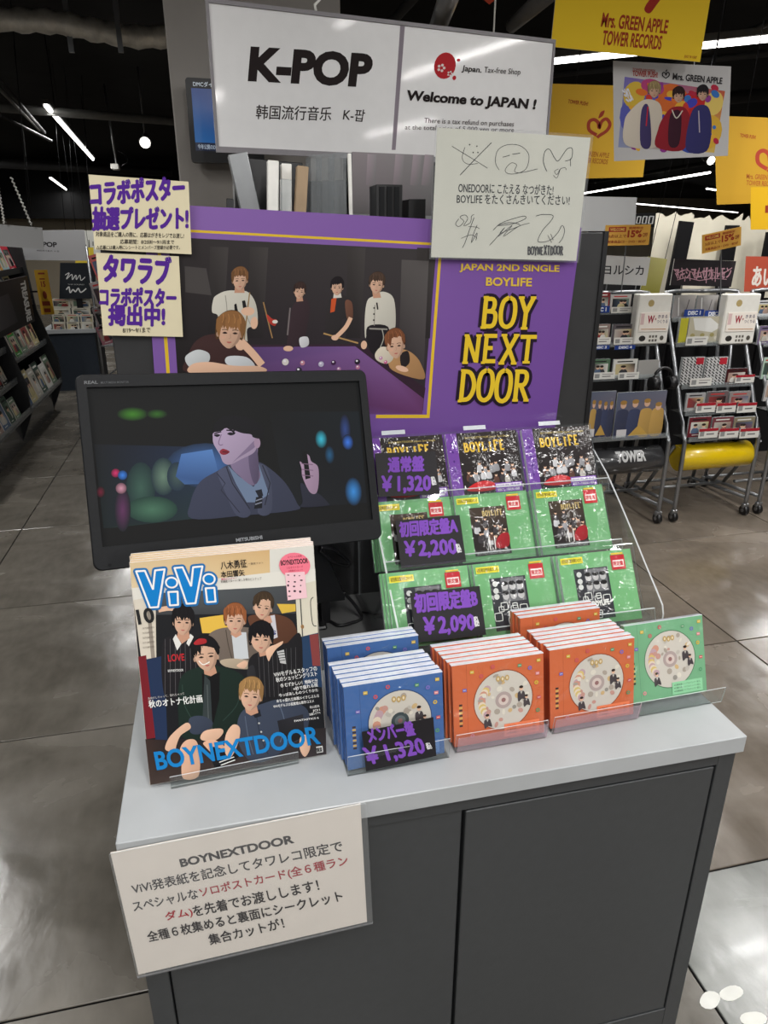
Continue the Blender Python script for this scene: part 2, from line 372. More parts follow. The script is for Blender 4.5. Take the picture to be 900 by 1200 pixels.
def quirky(a, word, x, y, w, h, sw, col, out=None, gap=.12, wob=.06, lean=0.0, base=0.0):
    n = len(word); lw = w/(n+gap*(n-1)); rr = random.Random(3); L = []
    for i, ch in enumerate(word):
        hh = h*(1+rr.uniform(-wob, wob)); L.append((ch, x+i*lw*(1+gap), y+base*i*lw+a.up*rr.uniform(-wob, wob)*h*.5, lw, hh))
    if out:
        for g in L: glyph(a, *g, sw*out[1], out[0], lean)
    for g in L: glyph(a, *g, sw, col, lean)

# ------------------------------------------------------------------ the room
fl = thing('floor', 'dark polished concrete-look vinyl floor laid in metre-wide slabs', None, kind='structure')
MB().box(-7, -12, -0.06, 26, 32, -0.006).build('floor_base', BLKM, fl)
def floor_mat(name, rgb):
    m = bpy.data.materials.new(name); m.use_nodes = True; nt = m.node_tree; b = nt.nodes['Principled BSDF']
    tc = nt.nodes.new('ShaderNodeTexCoord')
    def noise(scale, det, st=(1, 1, 1), dist=0.0):
        mp = nt.nodes.new('ShaderNodeMapping'); mp.inputs['Scale'].default_value = st; nt.links.new(tc.outputs['Object'], mp.inputs[0])
        n = nt.nodes.new('ShaderNodeTexNoise'); n.inputs['Scale'].default_value = scale; n.inputs['Detail'].default_value = det
        n.inputs['Distortion'].default_value = dist; nt.links.new(mp.outputs[0], n.inputs['Vector']); return n
    n1 = noise(2.2, 6, (1, 1.4, 1), 0.8); n2 = noise(26, 4, (1, .5, 1))
    r = nt.nodes.new('ShaderNodeValToRGB'); c = lin(rgb)
    r.color_ramp.elements[0].position = .3; r.color_ramp.elements[0].color = tuple(v*.6 for v in c[:3])+(1,)
    r.color_ramp.elements[1].position = .72; r.color_ramp.elements[1].color = tuple(v*1.3 for v in c[:3])+(1,)
    mx = nt.nodes.new('ShaderNodeMix'); mx.inputs[0].default_value = .25
    nt.links.new(n1.outputs[0], mx.inputs[2]); nt.links.new(n2.outputs[0], mx.inputs[3]); nt.links.new(mx.outputs[0], r.inputs[0])
    nt.links.new(r.outputs[0], b.inputs['Base Color'])
    mr = nt.nodes.new('ShaderNodeMapRange'); mr.inputs[1].default_value = .3; mr.inputs[2].default_value = .7
    mr.inputs[3].default_value = .12; mr.inputs[4].default_value = .34; nt.links.new(n1.outputs[0], mr.inputs[0]); nt.links.new(mr.outputs[0], b.inputs['Roughness'])
    n3 = noise(9, 4, (1, .7, 1), 0.25)
    bp = nt.nodes.new('ShaderNodeBump'); bp.inputs['Strength'].default_value = .2; bp.inputs['Distance'].default_value = .01
    nt.links.new(n3.outputs[0], bp.inputs['Height']); nt.links.new(bp.outputs[0], b.inputs['Normal'])
    return m
FM = [floor_mat('vinyl_slab_dark', (104, 99, 91)), floor_mat('vinyl_slab_brown', (114, 104, 93))]
FL_ = floor_mat('vinyl_slab_worn_pale', (128, 130, 126))
me_ = None
xs = [-1.2-1.08*k for k in range(5, 0, -1)]+[-1.2+1.08*k for k in range(0, 10)]
ys = [1.2-k for k in range(5, 0, -1)]+[1.2+k for k in range(0, 12)]
slabm = []
for m in FM+[FL_]:
    slabm.append(MB().box(.003, .003, -.006, 1.077, .997, 0, bev=.0015).mesh('slab', m))
for i, x in enumerate(xs):
    for j, y in enumerate(ys):
        k = 2 if abs(x-.96) < .01 and abs(y-.2) < .01 else (1 if (x > .9) else 0)
        o = bpy.data.objects.new('slab', slabm[k]); o.location = (x, y, 0); link(o, fl)
MB().box(-7, 12.2+1, -.006, 26, 32, 0).box(xs[-1]+1.08, -4, -.006, 26, 13.2, 0).build('far_floor', FM[0], fl)
MB().box(-7, -12, 3.2, 26, 32, 3.3).build('ceiling', CEILM, kind='structure')
MB().box(-7.1, -12, 0, -7, 32, 3.2).build('wall_left', mat('dark_wall', (38, 37, 37), .8), kind='structure')
MB().box(26, -12, 0, 26.1, 32, 3.2).build('wall_right', MATS['dark_wall'], kind='structure')
MB().box(-7, 32, 0, 26, 32.1, 3.2).build('wall_back', mat('beige_wall', (205, 192, 170), .8, var=.04, scale=2), kind='structure')
MB().box(-7, -12.1, 0, 26, -12, 3.2).build('wall_front', MATS['dark_wall'], kind='structure')
MB().box(-7, 19.6, 0, 5, 19.8, 3.2).build('trim_2', MATS['beige_wall'], kind='structure', label='beige far wall at the end of the left aisle')
MB().box(-7, 18.6, 1.95, 6, 19.0, 3.2).build('trim_1', CEILM, kind='structure', label='black bulkhead beam hanging over the far left aisle')

# grey pillar with the wall screen
MB().box(-.075, 2.6, 0, .46, 3.2, 3.2, bev=.004).build('pillar', PILM, label='broad grey square pillar behind the poster panel', cat='pillar')

# ------------------------------------------------------------------ ceiling tubes
for i, (x0, y0, x1, y1, z, p, lb) in enumerate(TUBES):
    L = math.hypot(x1-x0, y1-y0); rz = math.atan2(-(x1-x0), (y1-y0))
    t = thing('ceiling_tube_lamp', lb, 'lamp', Matrix.Translation(((x0+x1)/2, (y0+y1)/2, z)) @ Matrix.Rotation(rz, 4, 'Z'), group='ceiling tube lamps')
    MB().box(-.03, -L/2, .012, .03, L/2, .05, bev=.004).build('housing', HOUSE, t)
    MB().tube([(0, -L/2+.01, 0), (0, L/2-.01, 0)], .018, 10).build('tube', TUBEM, t)
    for yy in (-L*.35, L*.35): MB().tube([(0, yy, .05), (0, yy, 3.2-z)], .004, 6).build('hanger', BLKM, t)
    area(((x0+x1)/2, (y0+y1)/2, z-.022), .05, L, p, rz)

# ------------------------------------------------------------------ display cabinet and countertop
X0, X1, Y0, Y1 = -.173, .727, .725, 1.30
ct = thing('countertop', 'pale grey laminate countertop carrying the monitor, magazines and CDs', 'countertop', (0, 0, 0))
MB().box(X0, Y0, .8705, X1, Y1, .9, bev=.0012).build('top', TOPG, ct)
cb = thing('display_cabinet', 'charcoal grey two-door cabinet under the pale countertop', 'cabinet', (0, 0, 0))
MB().box(X0+.012, Y0+.03, .03, X1-.012, Y1, .869).build('body', DARKG, cb)
MB().box(X1-.036, Y0+.008, 0, X1-.006, Y0+.04, .8695, bev=.001).build('stile', DARKG, cb)
MB().box(X0+.006, Y0+.008, 0, X0+.036, Y0+.04, .8695, bev=.001).build('stile', DARKG, cb)
MB().box(X0+.036, Y0+.008, .847, X1-.036, Y0+.04, .8695).build('top_rail', DARKG, cb)
MB().box(X0+.036, Y0+.008, 0, X1-.036, Y0+.04, .297, bev=.001).build('bottom_rail', DARKG, cb)
MB().box(X0+.038, Y0+.012, .3, .2835, Y0+.03, .845, bev=.0012).build('door', DARKG, cb)
MB().box(.2885, Y0+.009, .3, X1-.039, Y0+.03, .842, bev=.0012).build('door', DARKG, cb)
MB().box(X1-.06, Y0+.012, .8435, X1-.045, Y0+.02, .8465).build('hinge_pin', STEEL, cb)

# backboard behind the counter
bb = thing('backboard', 'tall charcoal backboard standing behind the counter, right edge bare', 'panel', (0, 0, 0))
MB().box(X0, 1.302, 0, X1+.003, 1.36, 1.605, bev=.002).build('board', PANELG, bb)
MB().box(X1-.003, 1.299, .9, X1+.006, 1.363, 1.607).build('edge_strip', BLKP, bb)
# gondola behind the panel
gd = thing('shelf_unit', 'black gondola shelf unit right behind the poster panel', 'shelf', (0, 0, 0))
MB().box(X0+.02, 1.37, 0, X1-.02, 1.9, 1.60).build('body', SHELFM, gd)
MB().box(X0+.02, 1.88, 1.60, X1-.02, 1.9, 1.66).build('back_rail', BLKM, gd)

# ------------------------------------------------------------------ the big purple poster
PC = [(161, 239.5), (677, 265), (644, 577), (197, 590)]
M, W, H = quadM(PC, y=1.297)
po = thing('poster', 'large purple group poster with yellow lettering and pool-table photo', 'poster', M)
sheet('sheet', W, H, .0008, po, mat('poster_paper', (120, 85, 160), .6))
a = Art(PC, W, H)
PU = (116, 76, 158)
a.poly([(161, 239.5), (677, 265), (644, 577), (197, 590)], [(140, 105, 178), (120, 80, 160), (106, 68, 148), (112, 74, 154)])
a.poly([(170, 268), (503.5, 284), (503.2, 287), (170, 271)], (226, 188, 52))
a.poly([(177, 268), (181, 268), (208, 520), (204, 520)], (226, 188, 52))
a.poly([(508.5, 284.5), (512, 284.5), (503, 488), (499.5, 488)], (226, 188, 52))
a.poly([(440, 486), (503, 486), (503, 490), (440, 490)], (226, 188, 52))
a.poly([(503, 284), (512, 284.5), (512, 288), (503, 287)], (226, 188, 52))
a.poly([(192, 279), (505, 292.5), (495, 481), (214, 500)], [(50, 46, 47), (62, 58, 60), (46, 38, 46), (24, 20, 22)])
a.view(180, 240, 2.8125)
for x in (170, 300, 620, 850): a.poly([(x, 140), (x+60, 142), (x+52, 440), (x+4, 440)], [(58, 54, 54), (70, 66, 66), (42, 38, 40), (38, 34, 36)])
a.poly([(800, 180), (890, 184), (884, 560), (800, 470)], [(86, 82, 82), (92, 88, 88), (60, 54, 58), (52, 48, 50)])
a.poly([(90, 205), (160, 212), (180, 300), (95, 290)], (74, 70, 70))
a.poly([(330, 462), (650, 462), (690, 478), (888, 615), (884, 690), (500, 690), (140, 560)], [(92, 66, 118), (116, 84, 142), (124, 88, 146), (96, 56, 96), (104, 58, 106), (100, 74, 140), (70, 50, 92)])
a.poly([(650, 462), (690, 470), (892, 604), (888, 640), (690, 492)], (52, 34, 48))
a.line([(280, 466), (655, 463)], 7, (56, 36, 52))
# standing figures
WS = (206, 202, 192)
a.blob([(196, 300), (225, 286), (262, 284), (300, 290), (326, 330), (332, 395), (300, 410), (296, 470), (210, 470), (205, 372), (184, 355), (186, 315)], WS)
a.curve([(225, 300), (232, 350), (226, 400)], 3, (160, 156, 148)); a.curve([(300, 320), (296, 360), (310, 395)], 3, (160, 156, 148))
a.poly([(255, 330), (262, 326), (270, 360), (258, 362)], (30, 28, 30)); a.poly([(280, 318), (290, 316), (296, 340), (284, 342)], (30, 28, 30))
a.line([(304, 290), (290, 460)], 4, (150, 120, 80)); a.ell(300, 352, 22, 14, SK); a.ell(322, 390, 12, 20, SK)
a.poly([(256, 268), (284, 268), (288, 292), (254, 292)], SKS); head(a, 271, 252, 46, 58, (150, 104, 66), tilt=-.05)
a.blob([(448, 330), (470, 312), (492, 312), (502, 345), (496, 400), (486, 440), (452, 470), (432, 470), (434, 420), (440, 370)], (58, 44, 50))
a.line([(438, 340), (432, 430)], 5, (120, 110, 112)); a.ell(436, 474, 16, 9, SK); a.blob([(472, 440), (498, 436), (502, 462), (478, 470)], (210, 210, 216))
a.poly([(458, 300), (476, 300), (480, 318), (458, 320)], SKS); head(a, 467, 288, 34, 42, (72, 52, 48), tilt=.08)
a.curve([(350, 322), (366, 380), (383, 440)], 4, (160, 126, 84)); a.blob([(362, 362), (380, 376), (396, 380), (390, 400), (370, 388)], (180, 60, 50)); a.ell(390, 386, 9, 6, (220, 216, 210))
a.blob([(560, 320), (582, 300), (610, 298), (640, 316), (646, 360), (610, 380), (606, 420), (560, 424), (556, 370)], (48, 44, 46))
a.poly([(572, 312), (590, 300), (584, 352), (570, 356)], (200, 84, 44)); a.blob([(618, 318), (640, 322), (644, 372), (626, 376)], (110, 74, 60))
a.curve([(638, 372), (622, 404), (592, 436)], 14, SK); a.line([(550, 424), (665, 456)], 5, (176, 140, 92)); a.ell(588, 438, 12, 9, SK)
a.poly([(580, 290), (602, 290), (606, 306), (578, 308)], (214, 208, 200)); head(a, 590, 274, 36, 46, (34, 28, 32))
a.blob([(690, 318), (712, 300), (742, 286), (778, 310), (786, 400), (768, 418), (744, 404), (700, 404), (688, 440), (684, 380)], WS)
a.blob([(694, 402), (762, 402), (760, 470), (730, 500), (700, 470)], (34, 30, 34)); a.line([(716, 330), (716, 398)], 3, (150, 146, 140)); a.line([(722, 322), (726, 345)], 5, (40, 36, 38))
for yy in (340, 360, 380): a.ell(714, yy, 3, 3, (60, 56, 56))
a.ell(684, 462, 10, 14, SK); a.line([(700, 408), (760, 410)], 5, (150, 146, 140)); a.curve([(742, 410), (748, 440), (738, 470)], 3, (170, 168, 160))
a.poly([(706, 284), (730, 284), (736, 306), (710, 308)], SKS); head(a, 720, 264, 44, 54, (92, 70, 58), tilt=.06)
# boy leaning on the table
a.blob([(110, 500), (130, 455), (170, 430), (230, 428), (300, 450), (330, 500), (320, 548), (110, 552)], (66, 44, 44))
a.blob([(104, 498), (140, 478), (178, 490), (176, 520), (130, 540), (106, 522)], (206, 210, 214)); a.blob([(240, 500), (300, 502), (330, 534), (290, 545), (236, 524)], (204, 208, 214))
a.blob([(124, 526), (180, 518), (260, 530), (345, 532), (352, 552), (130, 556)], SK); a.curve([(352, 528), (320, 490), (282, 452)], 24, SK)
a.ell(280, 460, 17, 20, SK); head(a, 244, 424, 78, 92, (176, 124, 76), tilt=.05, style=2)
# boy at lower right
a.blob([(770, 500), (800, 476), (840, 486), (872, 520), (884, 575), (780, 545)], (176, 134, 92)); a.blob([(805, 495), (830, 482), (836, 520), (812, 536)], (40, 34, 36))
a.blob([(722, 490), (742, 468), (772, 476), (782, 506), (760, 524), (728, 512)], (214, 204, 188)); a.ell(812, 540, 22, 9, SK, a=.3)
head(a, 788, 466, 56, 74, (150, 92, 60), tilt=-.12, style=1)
for (x, y, r, c) in ((428, 518, 11, (214, 206, 204)), (484, 521, 8, (190, 130, 150)), (545, 525, 9, (180, 176, 200)), (586, 520, 8, (60, 30, 66)), (664, 517, 9, (40, 30, 46)), (666, 535, 7, (186, 120, 150)), (473, 545, 10, (40, 36, 52)), (604, 541, 7, (170, 120, 160)), (757, 518, 6, (200, 90, 140)), (741, 505, 6, (190, 130, 170))):
    a.ell(x, y, r, r, c); a.ell(x-r*.2, y-r*.3, r*.4, r*.35, (230, 226, 236))
a.view(480, 140, 3.3333)
YE = (232, 196, 48)
a.text('JAPAN 2ND SINGLE', (176, 595), (572, 600), 35, (222, 186, 72), .03)
for (x, w) in ((176, 132), (322, 88), (424, 148)): pass
a.text('BOYLIFE', (282, 648), (464, 650), 34, (222, 186, 72), .03)
OUT = ((36, 24, 40), 2.5)
quirky(a, 'BOY', 262, 812, 212, 122, 17, YE, OUT, .02, .05, .08)
quirky(a, 'NEXT', 194, 950, 292, 112, 16, YE, OUT, .02, .05, .08)
quirky(a, 'DOOR', 182, 1100, 282, 126, 17, YE, OUT, .04, .06, .08, .0)
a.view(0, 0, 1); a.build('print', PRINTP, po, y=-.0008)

# yellow-on-purple notes stuck over the poster's left edge
def note(cs, y, label, draw, name='handwritten_note'):
    M, W, H = quadM(cs, y=y); t = thing(name, label, 'note', M, group='purple marker notes')
    sheet('card', W, H, .0012, t, mat('cream_card', (208, 198, 168), .7, var=.02)); a = Art(cs, W, H); draw(a); a.build('writing', PRINT, t, y=-.0012)
VI = (86, 40, 150); INK = (34, 30, 34)
def d1(a):
    a.view(0, 0, 3.75)
    a.text('コラボポスター', (400, 905), (812, 873), 105, VI, .05); a.text('抽選プレゼント!', (410, 1012), (825, 1010), 98, VI, .05)
    a.text('対象商品をご購入の際に、応募はがきをレジでお渡し!', (425, 1040), (808, 1050), 22, INK, .012)
    a.text('応募期間：8/20㈬～9/1㈪まで', (530, 1072), (765, 1076), 20, INK, .012)
    a.text('△応募には購入時にレシートとメンバーズ登録が必要です。', (430, 1095), (790, 1098), 18, INK, .012)
def d2(a):
    a.view(0, 240, 3.75)
    a.text('タワラブ', (455, 335), (745, 352), 120, VI, .05); a.text('コラボポスター', (440, 442), (772, 448), 80, VI, .05)
    a.text('掲出中!', (478, 528), (722, 532), 88, VI, .05); a.text('8/19～9/1まで', (540, 562), (660, 560), 22, INK, .012)
note([(102, 205), (221, 212.5), (224.5, 298.5), (113, 292)], 1.288, 'cream note in purple marker, upper of two left of the poster', d1)
note([(112.5, 296), (210, 300.5), (214, 394.5), (121, 393)], 1.291, 'cream note in purple marker, lower one above the monitor', d2)

# autographed board
CS = [(512, 150), (689, 161), (677, 306), (505, 301)]
M, W, H = quadM(CS, y=1.283)
sb = thing('signature_board', 'white autographed card in plastic sleeve stuck on the poster top right', 'card', M)
sheet('card', W, H, .002, sb, mat('shikishi_board', (208, 208, 196), .6, var=.02))
a = Art(CS, W, H); a.view(480, 140, 3.3333); K = (30, 30, 34)
a.curve([(162, 104), (230, 145), (300, 188)], 2.4, K); a.curve([(314, 90), (255, 150), (194, 215)], 3, K); a.curve([(212, 108), (202, 150), (222, 172), (262, 170)], 2.2, K)
for p in ((230, 98), (258, 104), (244, 128), (262, 128)): a.ell(*p, 3, 3, K, 8)
a.curve([(345, 195), (330, 165), (338, 120), (375, 98), (425, 102), (458, 135), (452, 185), (425, 205), (385, 210), (368, 195), (390, 168), (412, 175), (405, 200), (430, 205), (495, 190)], 2.2, K)
a.line([(358, 146), (385, 138)], 2.6, K); a.line([(395, 134), (425, 130)], 2.6, K)
a.curve([(530, 200), (516, 165), (520, 125), (538, 115), (560, 150), (575, 158), (605, 115), (626, 112), (624, 150), (600, 160)], 2.6, K)
a.curve([(575, 190), (560, 200), (570, 212), (582, 190), (570, 225), (556, 215)], 2, K); a.curve([(582, 190), (600, 185), (606, 195)], 2, K); a.line([(620, 150), (622, 180)], 2.4, K)
a.text('ONEDOORに こたえる なつがきた!', (188, 282), (557, 292), 40, K, .012); a.text('BOYLIFE をたくさんきいてください!', (182, 325), (622, 332), 38, K, .012)
def squig(x, y, w, h, sd, n=11):
    r = random.Random(sd); a.curve([(x+w*(.1+.8*i/n+r.uniform(-.22, .22)), y+h*r.random()) for i in range(n)], 2.3, K)
a.curve([(190, 385), (178, 405), (192, 415), (210, 395), (195, 378), (215, 370), (225, 385), (210, 412), (235, 400), (240, 375), (250, 368)], 2.3, K)
a.curve([(250, 380), (232, 430), (215, 480), (205, 500)], 2.5, K); a.curve([(228, 415), (260, 418), (272, 425)], 2, K); a.curve([(262, 410), (250, 440), (240, 480), (262, 440), (258, 470)], 2.2, K); a.curve([(200, 462), (240, 448), (262, 462)], 2, K)
a.curve([(325, 430), (360, 400), (440, 375), (450, 385), (400, 405), (340, 412), (390, 400), (430, 412), (360, 440), (330, 470), (312, 490)], 2.4, K); a.curve([(352, 440), (370, 420), (345, 455), (400, 410), (365, 455), (425, 415), (468, 402)], 2.2, K)
a.curve([(492, 374), (520, 368), (558, 372), (550, 395), (520, 430), (502, 470), (515, 478), (550, 470), (580, 440), (595, 412), (606, 430), (600, 460), (585, 482)], 2.4, K); a.line([(540, 450), (556, 480)], 2, K); a.line([(552, 445), (562, 470)], 2, K)
quirky(a, 'BOYNEXTDOOR', 462, 528, 140, 34, 5, K, None, .02, .12)
a.view(0, 0, 1); a.build('writing', PRINT, sb, y=-.002)
MB().box(-.004, -.0042, -.003, W+.004, -.0036, H+.004).build('sleeve', FILM, sb)

# ------------------------------------------------------------------ hanging genre sign
za = (243, 8); fw = 1.70
dirx = Vector(tuple(RT*2234+UP*350*1.0+FW*832)); dirx.z = 0
P0 = Vector(C0+ray(253, 168)*1.60)
nrm = Vector((dirx.y, -dirx.x, 0)).normalized()
CS = [(243, 8), (638.5, 47), (645, 193), (257, 168)]
M, W, H = quadM(CS, tuple(P0), tuple(nrm))
hs = thing('hanging_sign', 'white hanging K-POP and tax-free sign with grey frame over the poster', 'sign', M)
FRM = mat('sign_frame_grey', (120, 116, 120), .45)
m = MB(); m.box(-.006, -.006, -.012, W+.006, .002, 0).box(-.006, -.006, H, W+.006, .002, H+.008).box(-.006, -.006, 0, 0, .002, H).box(W, -.006, 0, W+.006, .002, H).build('frame', FRM, hs)
sheet('board', W, H, .003, hs, mat('sign_white', (214, 213, 213), .35, coat=.25, coatr=.06, var=.02))
a = Art(CS, W, H); a.view(200, 0, 2.8125); K = (38, 30, 30)
a.poly([(714, 82), (729, 84), (729, 492), (716, 492)], (150, 140, 152))
a.text('K-POP', (244, 264), (630, 284), 112, K, .05)
a.text('韩国流行音乐', (272, 384), (510, 392), 46, (56, 50, 50), .012); a.text('K-팝', (548, 390), (617, 396), 40, (56, 50, 50), .012)
a.view(500, 0, 2.25)
a.ell(22, 168, 29, 35, (196, 44, 52)); a.ell(57, 153, 5, 4, (196, 44, 52)); a.ell(50, 200, 5, 6, (196, 44, 52))
for cx, cy, r in ((12.6, 174, 11), (37, 189, 7.5)):
    for k in range(5):
        b = 2*math.pi*k/5; a.ell(cx+r*.7*math.cos(b), cy+r*.7*math.sin(b), r*.34, r*.34, (240, 228, 226), 10)
    a.ell(cx, cy, r*.22, r*.22, (196, 44, 52), 8)
a.text('Japan.', (67, 186), (121, 191), 20, K, .02); a.text('Tax-free Shop', (128, 190), (229, 196), 20, (70, 62, 62), .004)
a.text('Welcome to JAPAN !', (-76, 268), (282, 294), 36, K, .04)
a.text('There is a tax refund on purchases', (-22, 325), (227, 337), 18, (90, 82, 82), .005); a.text('at the total price of 5,000 yen or more', (-72, 342), (229, 352), 16, (90, 82, 82), .005)
a.view(0, 0, 1); a.build('print', PRINT, hs, y=-.003)
m = MB(); m.tube([(W*.275, -.002, H+.006), (W*.272, -.002, H+.02), (W*.29, -.002, H+.034), (W*.275, -.002, H+.05), (W*.28, 0, 1.2)], .003, 8)
m.tube([(W*.8, -.002, H+.006), (W*.8, 0, 1.2)], .002, 6); m.build('hook_cord', WHITEP, hs)

# ------------------------------------------------------------------ wall screen on the pillar
CS = [(214, 89), (305, 97), (303, 204), (222, 203)]
M, W, H = quadM([(215, 90), (310, 96), (306, 192), (226, 190)], y=2.50)
wt = thing('wall_screen', 'small black wall screen with blue picture on the grey pillar', 'monitor', M @ Matrix.Translation((0, 0, 0)))
sheet('case', W, H, .05, wt, BLKP, r=.01, y=.05)
MB().box(.02, .05, .05, W-.05, .1, .15).build('bracket', BLKM, wt)
a = Art([(0, 0), (100, 0), (100, 100), (0, 100)], W, H)
a.poly([(7, 12), (96, 12), (96, 86), (7, 86)], [(18, 60, 130), (10, 40, 100), (20, 80, 150), (30, 110, 180)]); a.rect(7, 76, 96, 86, (16, 30, 60))
a.blob([(40, 76), (50, 66), (62, 64), (70, 56), (80, 66), (90, 76)], (14, 20, 34)); a.text('DMCダイジェスト', (10, 10), (60, 10), 6, (210, 220, 230), .01); a.text('今年公開のDMCをダイジェストで振り返る', (10, 84), (90, 84), 6, (200, 214, 230), .01)
a.build('screen', SCREEN2, wt)

# ------------------------------------------------------------------ monitor on the counter
wl = 1.02; wr = wl*231/198.
TLw, TRw, BLw = [Vector(C0+ray(*p)*w_) for p, w_ in (((88, 440), wl), ((430, 434), wr), ((110, 670), wl))]
M = frameM(BLw, TRw-TLw, TLw-BLw); W = .447; H = .2835
mo = thing('monitor', 'black widescreen monitor showing a young man in a grey suit', 'monitor', M)
def local(px, py):   # point on the screen plane, local
    return M.inverted() @ onpl(px, py, tuple(BLw), tuple(M.to_3x3() @ Vector((0, 1, 0))))
V1 = lambda x, y: (80+x/2.3684, 420+y/2.3684)
scr = [V1(50, 82), V1(812, 65), V1(833, 450), V1(95, 521)]
L = [local(*p) for p in scr]; sx0 = (L[0].x+L[3].x)/2; sx1 = (L[1].x+L[2].x)/2; sz0 = (L[2].z+L[3].z)/2; sz1 = (L[0].z+L[1].z)/2
bz = MB(); outer = roundrect(0, 0, W, H, .012, 6)
bm = bz.bm
def ringpts(pts, y): return [bm.verts.new((p[0], y, p[1])) for p in pts]
inner = []
for p in outer: inner.append((min(max(p[0], sx0), sx1), min(max(p[1], sz0), sz1)))
o0 = ringpts(outer, .02); o1 = ringpts(outer, -.004); o2 = ringpts([(W/2+(p[0]-W/2)*.992, H/2+(p[1]-H/2)*.988) for p in outer], -.007)
i1 = ringpts(inner, -.007); i2 = ringpts(inner, -.001)
for A_, B_ in ((o0, o1), (o1, o2), (o2, i1), (i1, i2)):
    for k in range(len(A_)):
        q = (A_[k], A_[(k+1) % len(A_)], B_[(k+1) % len(A_)], B_[k])
        cs = []
        for v in q:
            if all((v.co-u.co).length > 1e-7 for u in cs): cs.append(v)
        if len(cs) > 2:
            try: bm.faces.new(cs)
            except ValueError: pass
bz.build('bezel', BEZEL, mo)
MB().box(.008, 0, .008, W-.008, .03, H-.008, bev=.006).box(.07, .03, .05, W-.07, .055, H-.06, bev=.01).build('back_shell', BEZEL, mo)
a = Art([V1(48, 80), V1(814, 63), V1(835, 452), V1(93, 523)], sx1-sx0+.002, sz1-sz0+.002); a.view(80, 420, 2.3684)
a.poly([(40, 70), (820, 55), (840, 460), (90, 530)], [(15, 16, 17), (11, 13, 14), (9, 10, 11), (13, 13, 14)])
BG = (17, 19, 20)
pic = [(60, 135), (805, 120), (822, 405), (98, 470)]
a.poly([(72, 240), (405, 250), (400, 440), (130, 468), (98, 470)], [(20, 22, 26), (30, 44, 70), (34, 52, 56), (36, 70, 60), (20, 30, 32)])
a.poly([(560, 150), (812, 150), (822, 405), (600, 420)], [(14, 16, 18), (16, 24, 30), (14, 18, 24), (20, 24, 28)])
for (x, y, rx, ry, c, rim) in ((178, 156, 44, 20, (66, 130, 40), BG), (246, 156, 30, 14, (52, 104, 36), BG), (380, 300, 110, 62, (70, 110, 170), (34, 50, 74)), (200, 360, 40, 70, (60, 92, 80), (30, 50, 52)), (262, 330, 34, 52, (104, 130, 112), (34, 52, 60)), (300, 330, 28, 40, (70, 90, 86), (34, 50, 66)),
        (230, 420, 70, 36, (74, 116, 92), (34, 62, 54)), (150, 420, 22, 60, (96, 50, 90), (26, 30, 36)), (702, 228, 17, 26, (60, 190, 214), BG), (770, 200, 16, 44, (48, 70, 130), BG), (776, 237, 16, 22, (60, 120, 224), BG), (724, 272, 14, 26, (34, 90, 130), BG), (786, 374, 24, 40, (60, 140, 214), BG), (90, 372, 12, 16, (110, 26, 50), BG)):
    a.ell(x, y, rx, ry, c, rim=rim)
a.poly([(312, 268), (398, 255), (410, 300), (420, 350), (320, 352), (296, 330)], [(80, 120, 180), (88, 130, 190), (62, 96, 150), (56, 84, 130), (66, 100, 150), (60, 92, 144)])
for (x, y, r, c) in ((131, 320, 12, (214, 50, 110)), (150, 326, 13, (60, 130, 226)), (146, 362, 15, (214, 150, 170))): a.ell(x, y, r, r, c, rim=tuple(v//2 for v in c))
# the man: jacket, shirt, tie, neck, head, hand with phone
a.blob([(340, 446), (336, 400), (362, 346), (410, 316), (450, 296), (520, 290), (560, 312), (600, 352), (628, 404), (625, 424), (480, 438)], (58, 62, 82))
a.blob([(412, 320), (440, 306), (452, 340), (500, 430), (462, 438), (430, 370)], (72, 76, 98)); a.blob([(520, 300), (546, 306), (560, 360), (556, 430), (520, 430), (530, 350)], (70, 74, 94))
a.poly([(440, 300), (470, 330), (510, 360), (530, 330), (526, 296), (552, 380), (520, 402), (490, 402), (462, 352)], (108, 124, 150))
a.line([(436, 304), (452, 350), (498, 420)], 3, (36, 38, 52)); a.line([(536, 300), (556, 350), (540, 410)], 3, (36, 38, 52)); a.line([(410, 322), (432, 350), (420, 368), (470, 430)], 2.5, (40, 42, 58))
a.poly([(514, 370), (532, 366), (536, 384), (524, 390)], (24, 26, 36)); a.poly([(516, 388), (534, 386), (532, 418), (510, 420)], (16, 18, 26))
a.line([(515, 398), (533, 392)], 3, (130, 134, 150)); a.line([(513, 408), (532, 402)], 3, (130, 134, 150))
a.blob([(462, 262), (520, 240), (522, 296), (530, 330), (508, 356), (474, 332), (448, 300)], (128, 112, 140)); a.blob([(500, 262), (520, 244), (526, 330), (512, 352), (500, 310)], (92, 80, 106))
a.blob([(404, 208), (440, 196), (500, 196), (522, 226), (516, 262), (480, 282), (446, 298), (428, 292), (420, 272), (414, 262), (402, 240), (400, 224)], (172, 152, 178))
a.blob([(470, 280), (516, 250), (518, 230), (490, 256), (452, 294)], (132, 114, 142)); a.ell(523, 238, 9, 15, (160, 134, 158))
a.blob([(402, 206), (410, 180), (440, 162), (496, 166), (536, 190), (540, 222), (528, 226), (512, 222), (506, 214), (480, 210), (440, 196), (424, 204)], (15, 14, 20))
a.curve([(434, 190), (450, 200), (462, 212)], 5, (15, 14, 20)); a.line([(404, 212), (424, 206)], 3.5, (30, 24, 34)); a.line([(438, 202), (462, 204)], 3.5, (30, 24, 34))
a.blob([(403, 216), (412, 213), (421, 216), (412, 221)], (24, 20, 30)); a.blob([(440, 212), (450, 208), (461, 213), (450, 217)], (24, 20, 30))
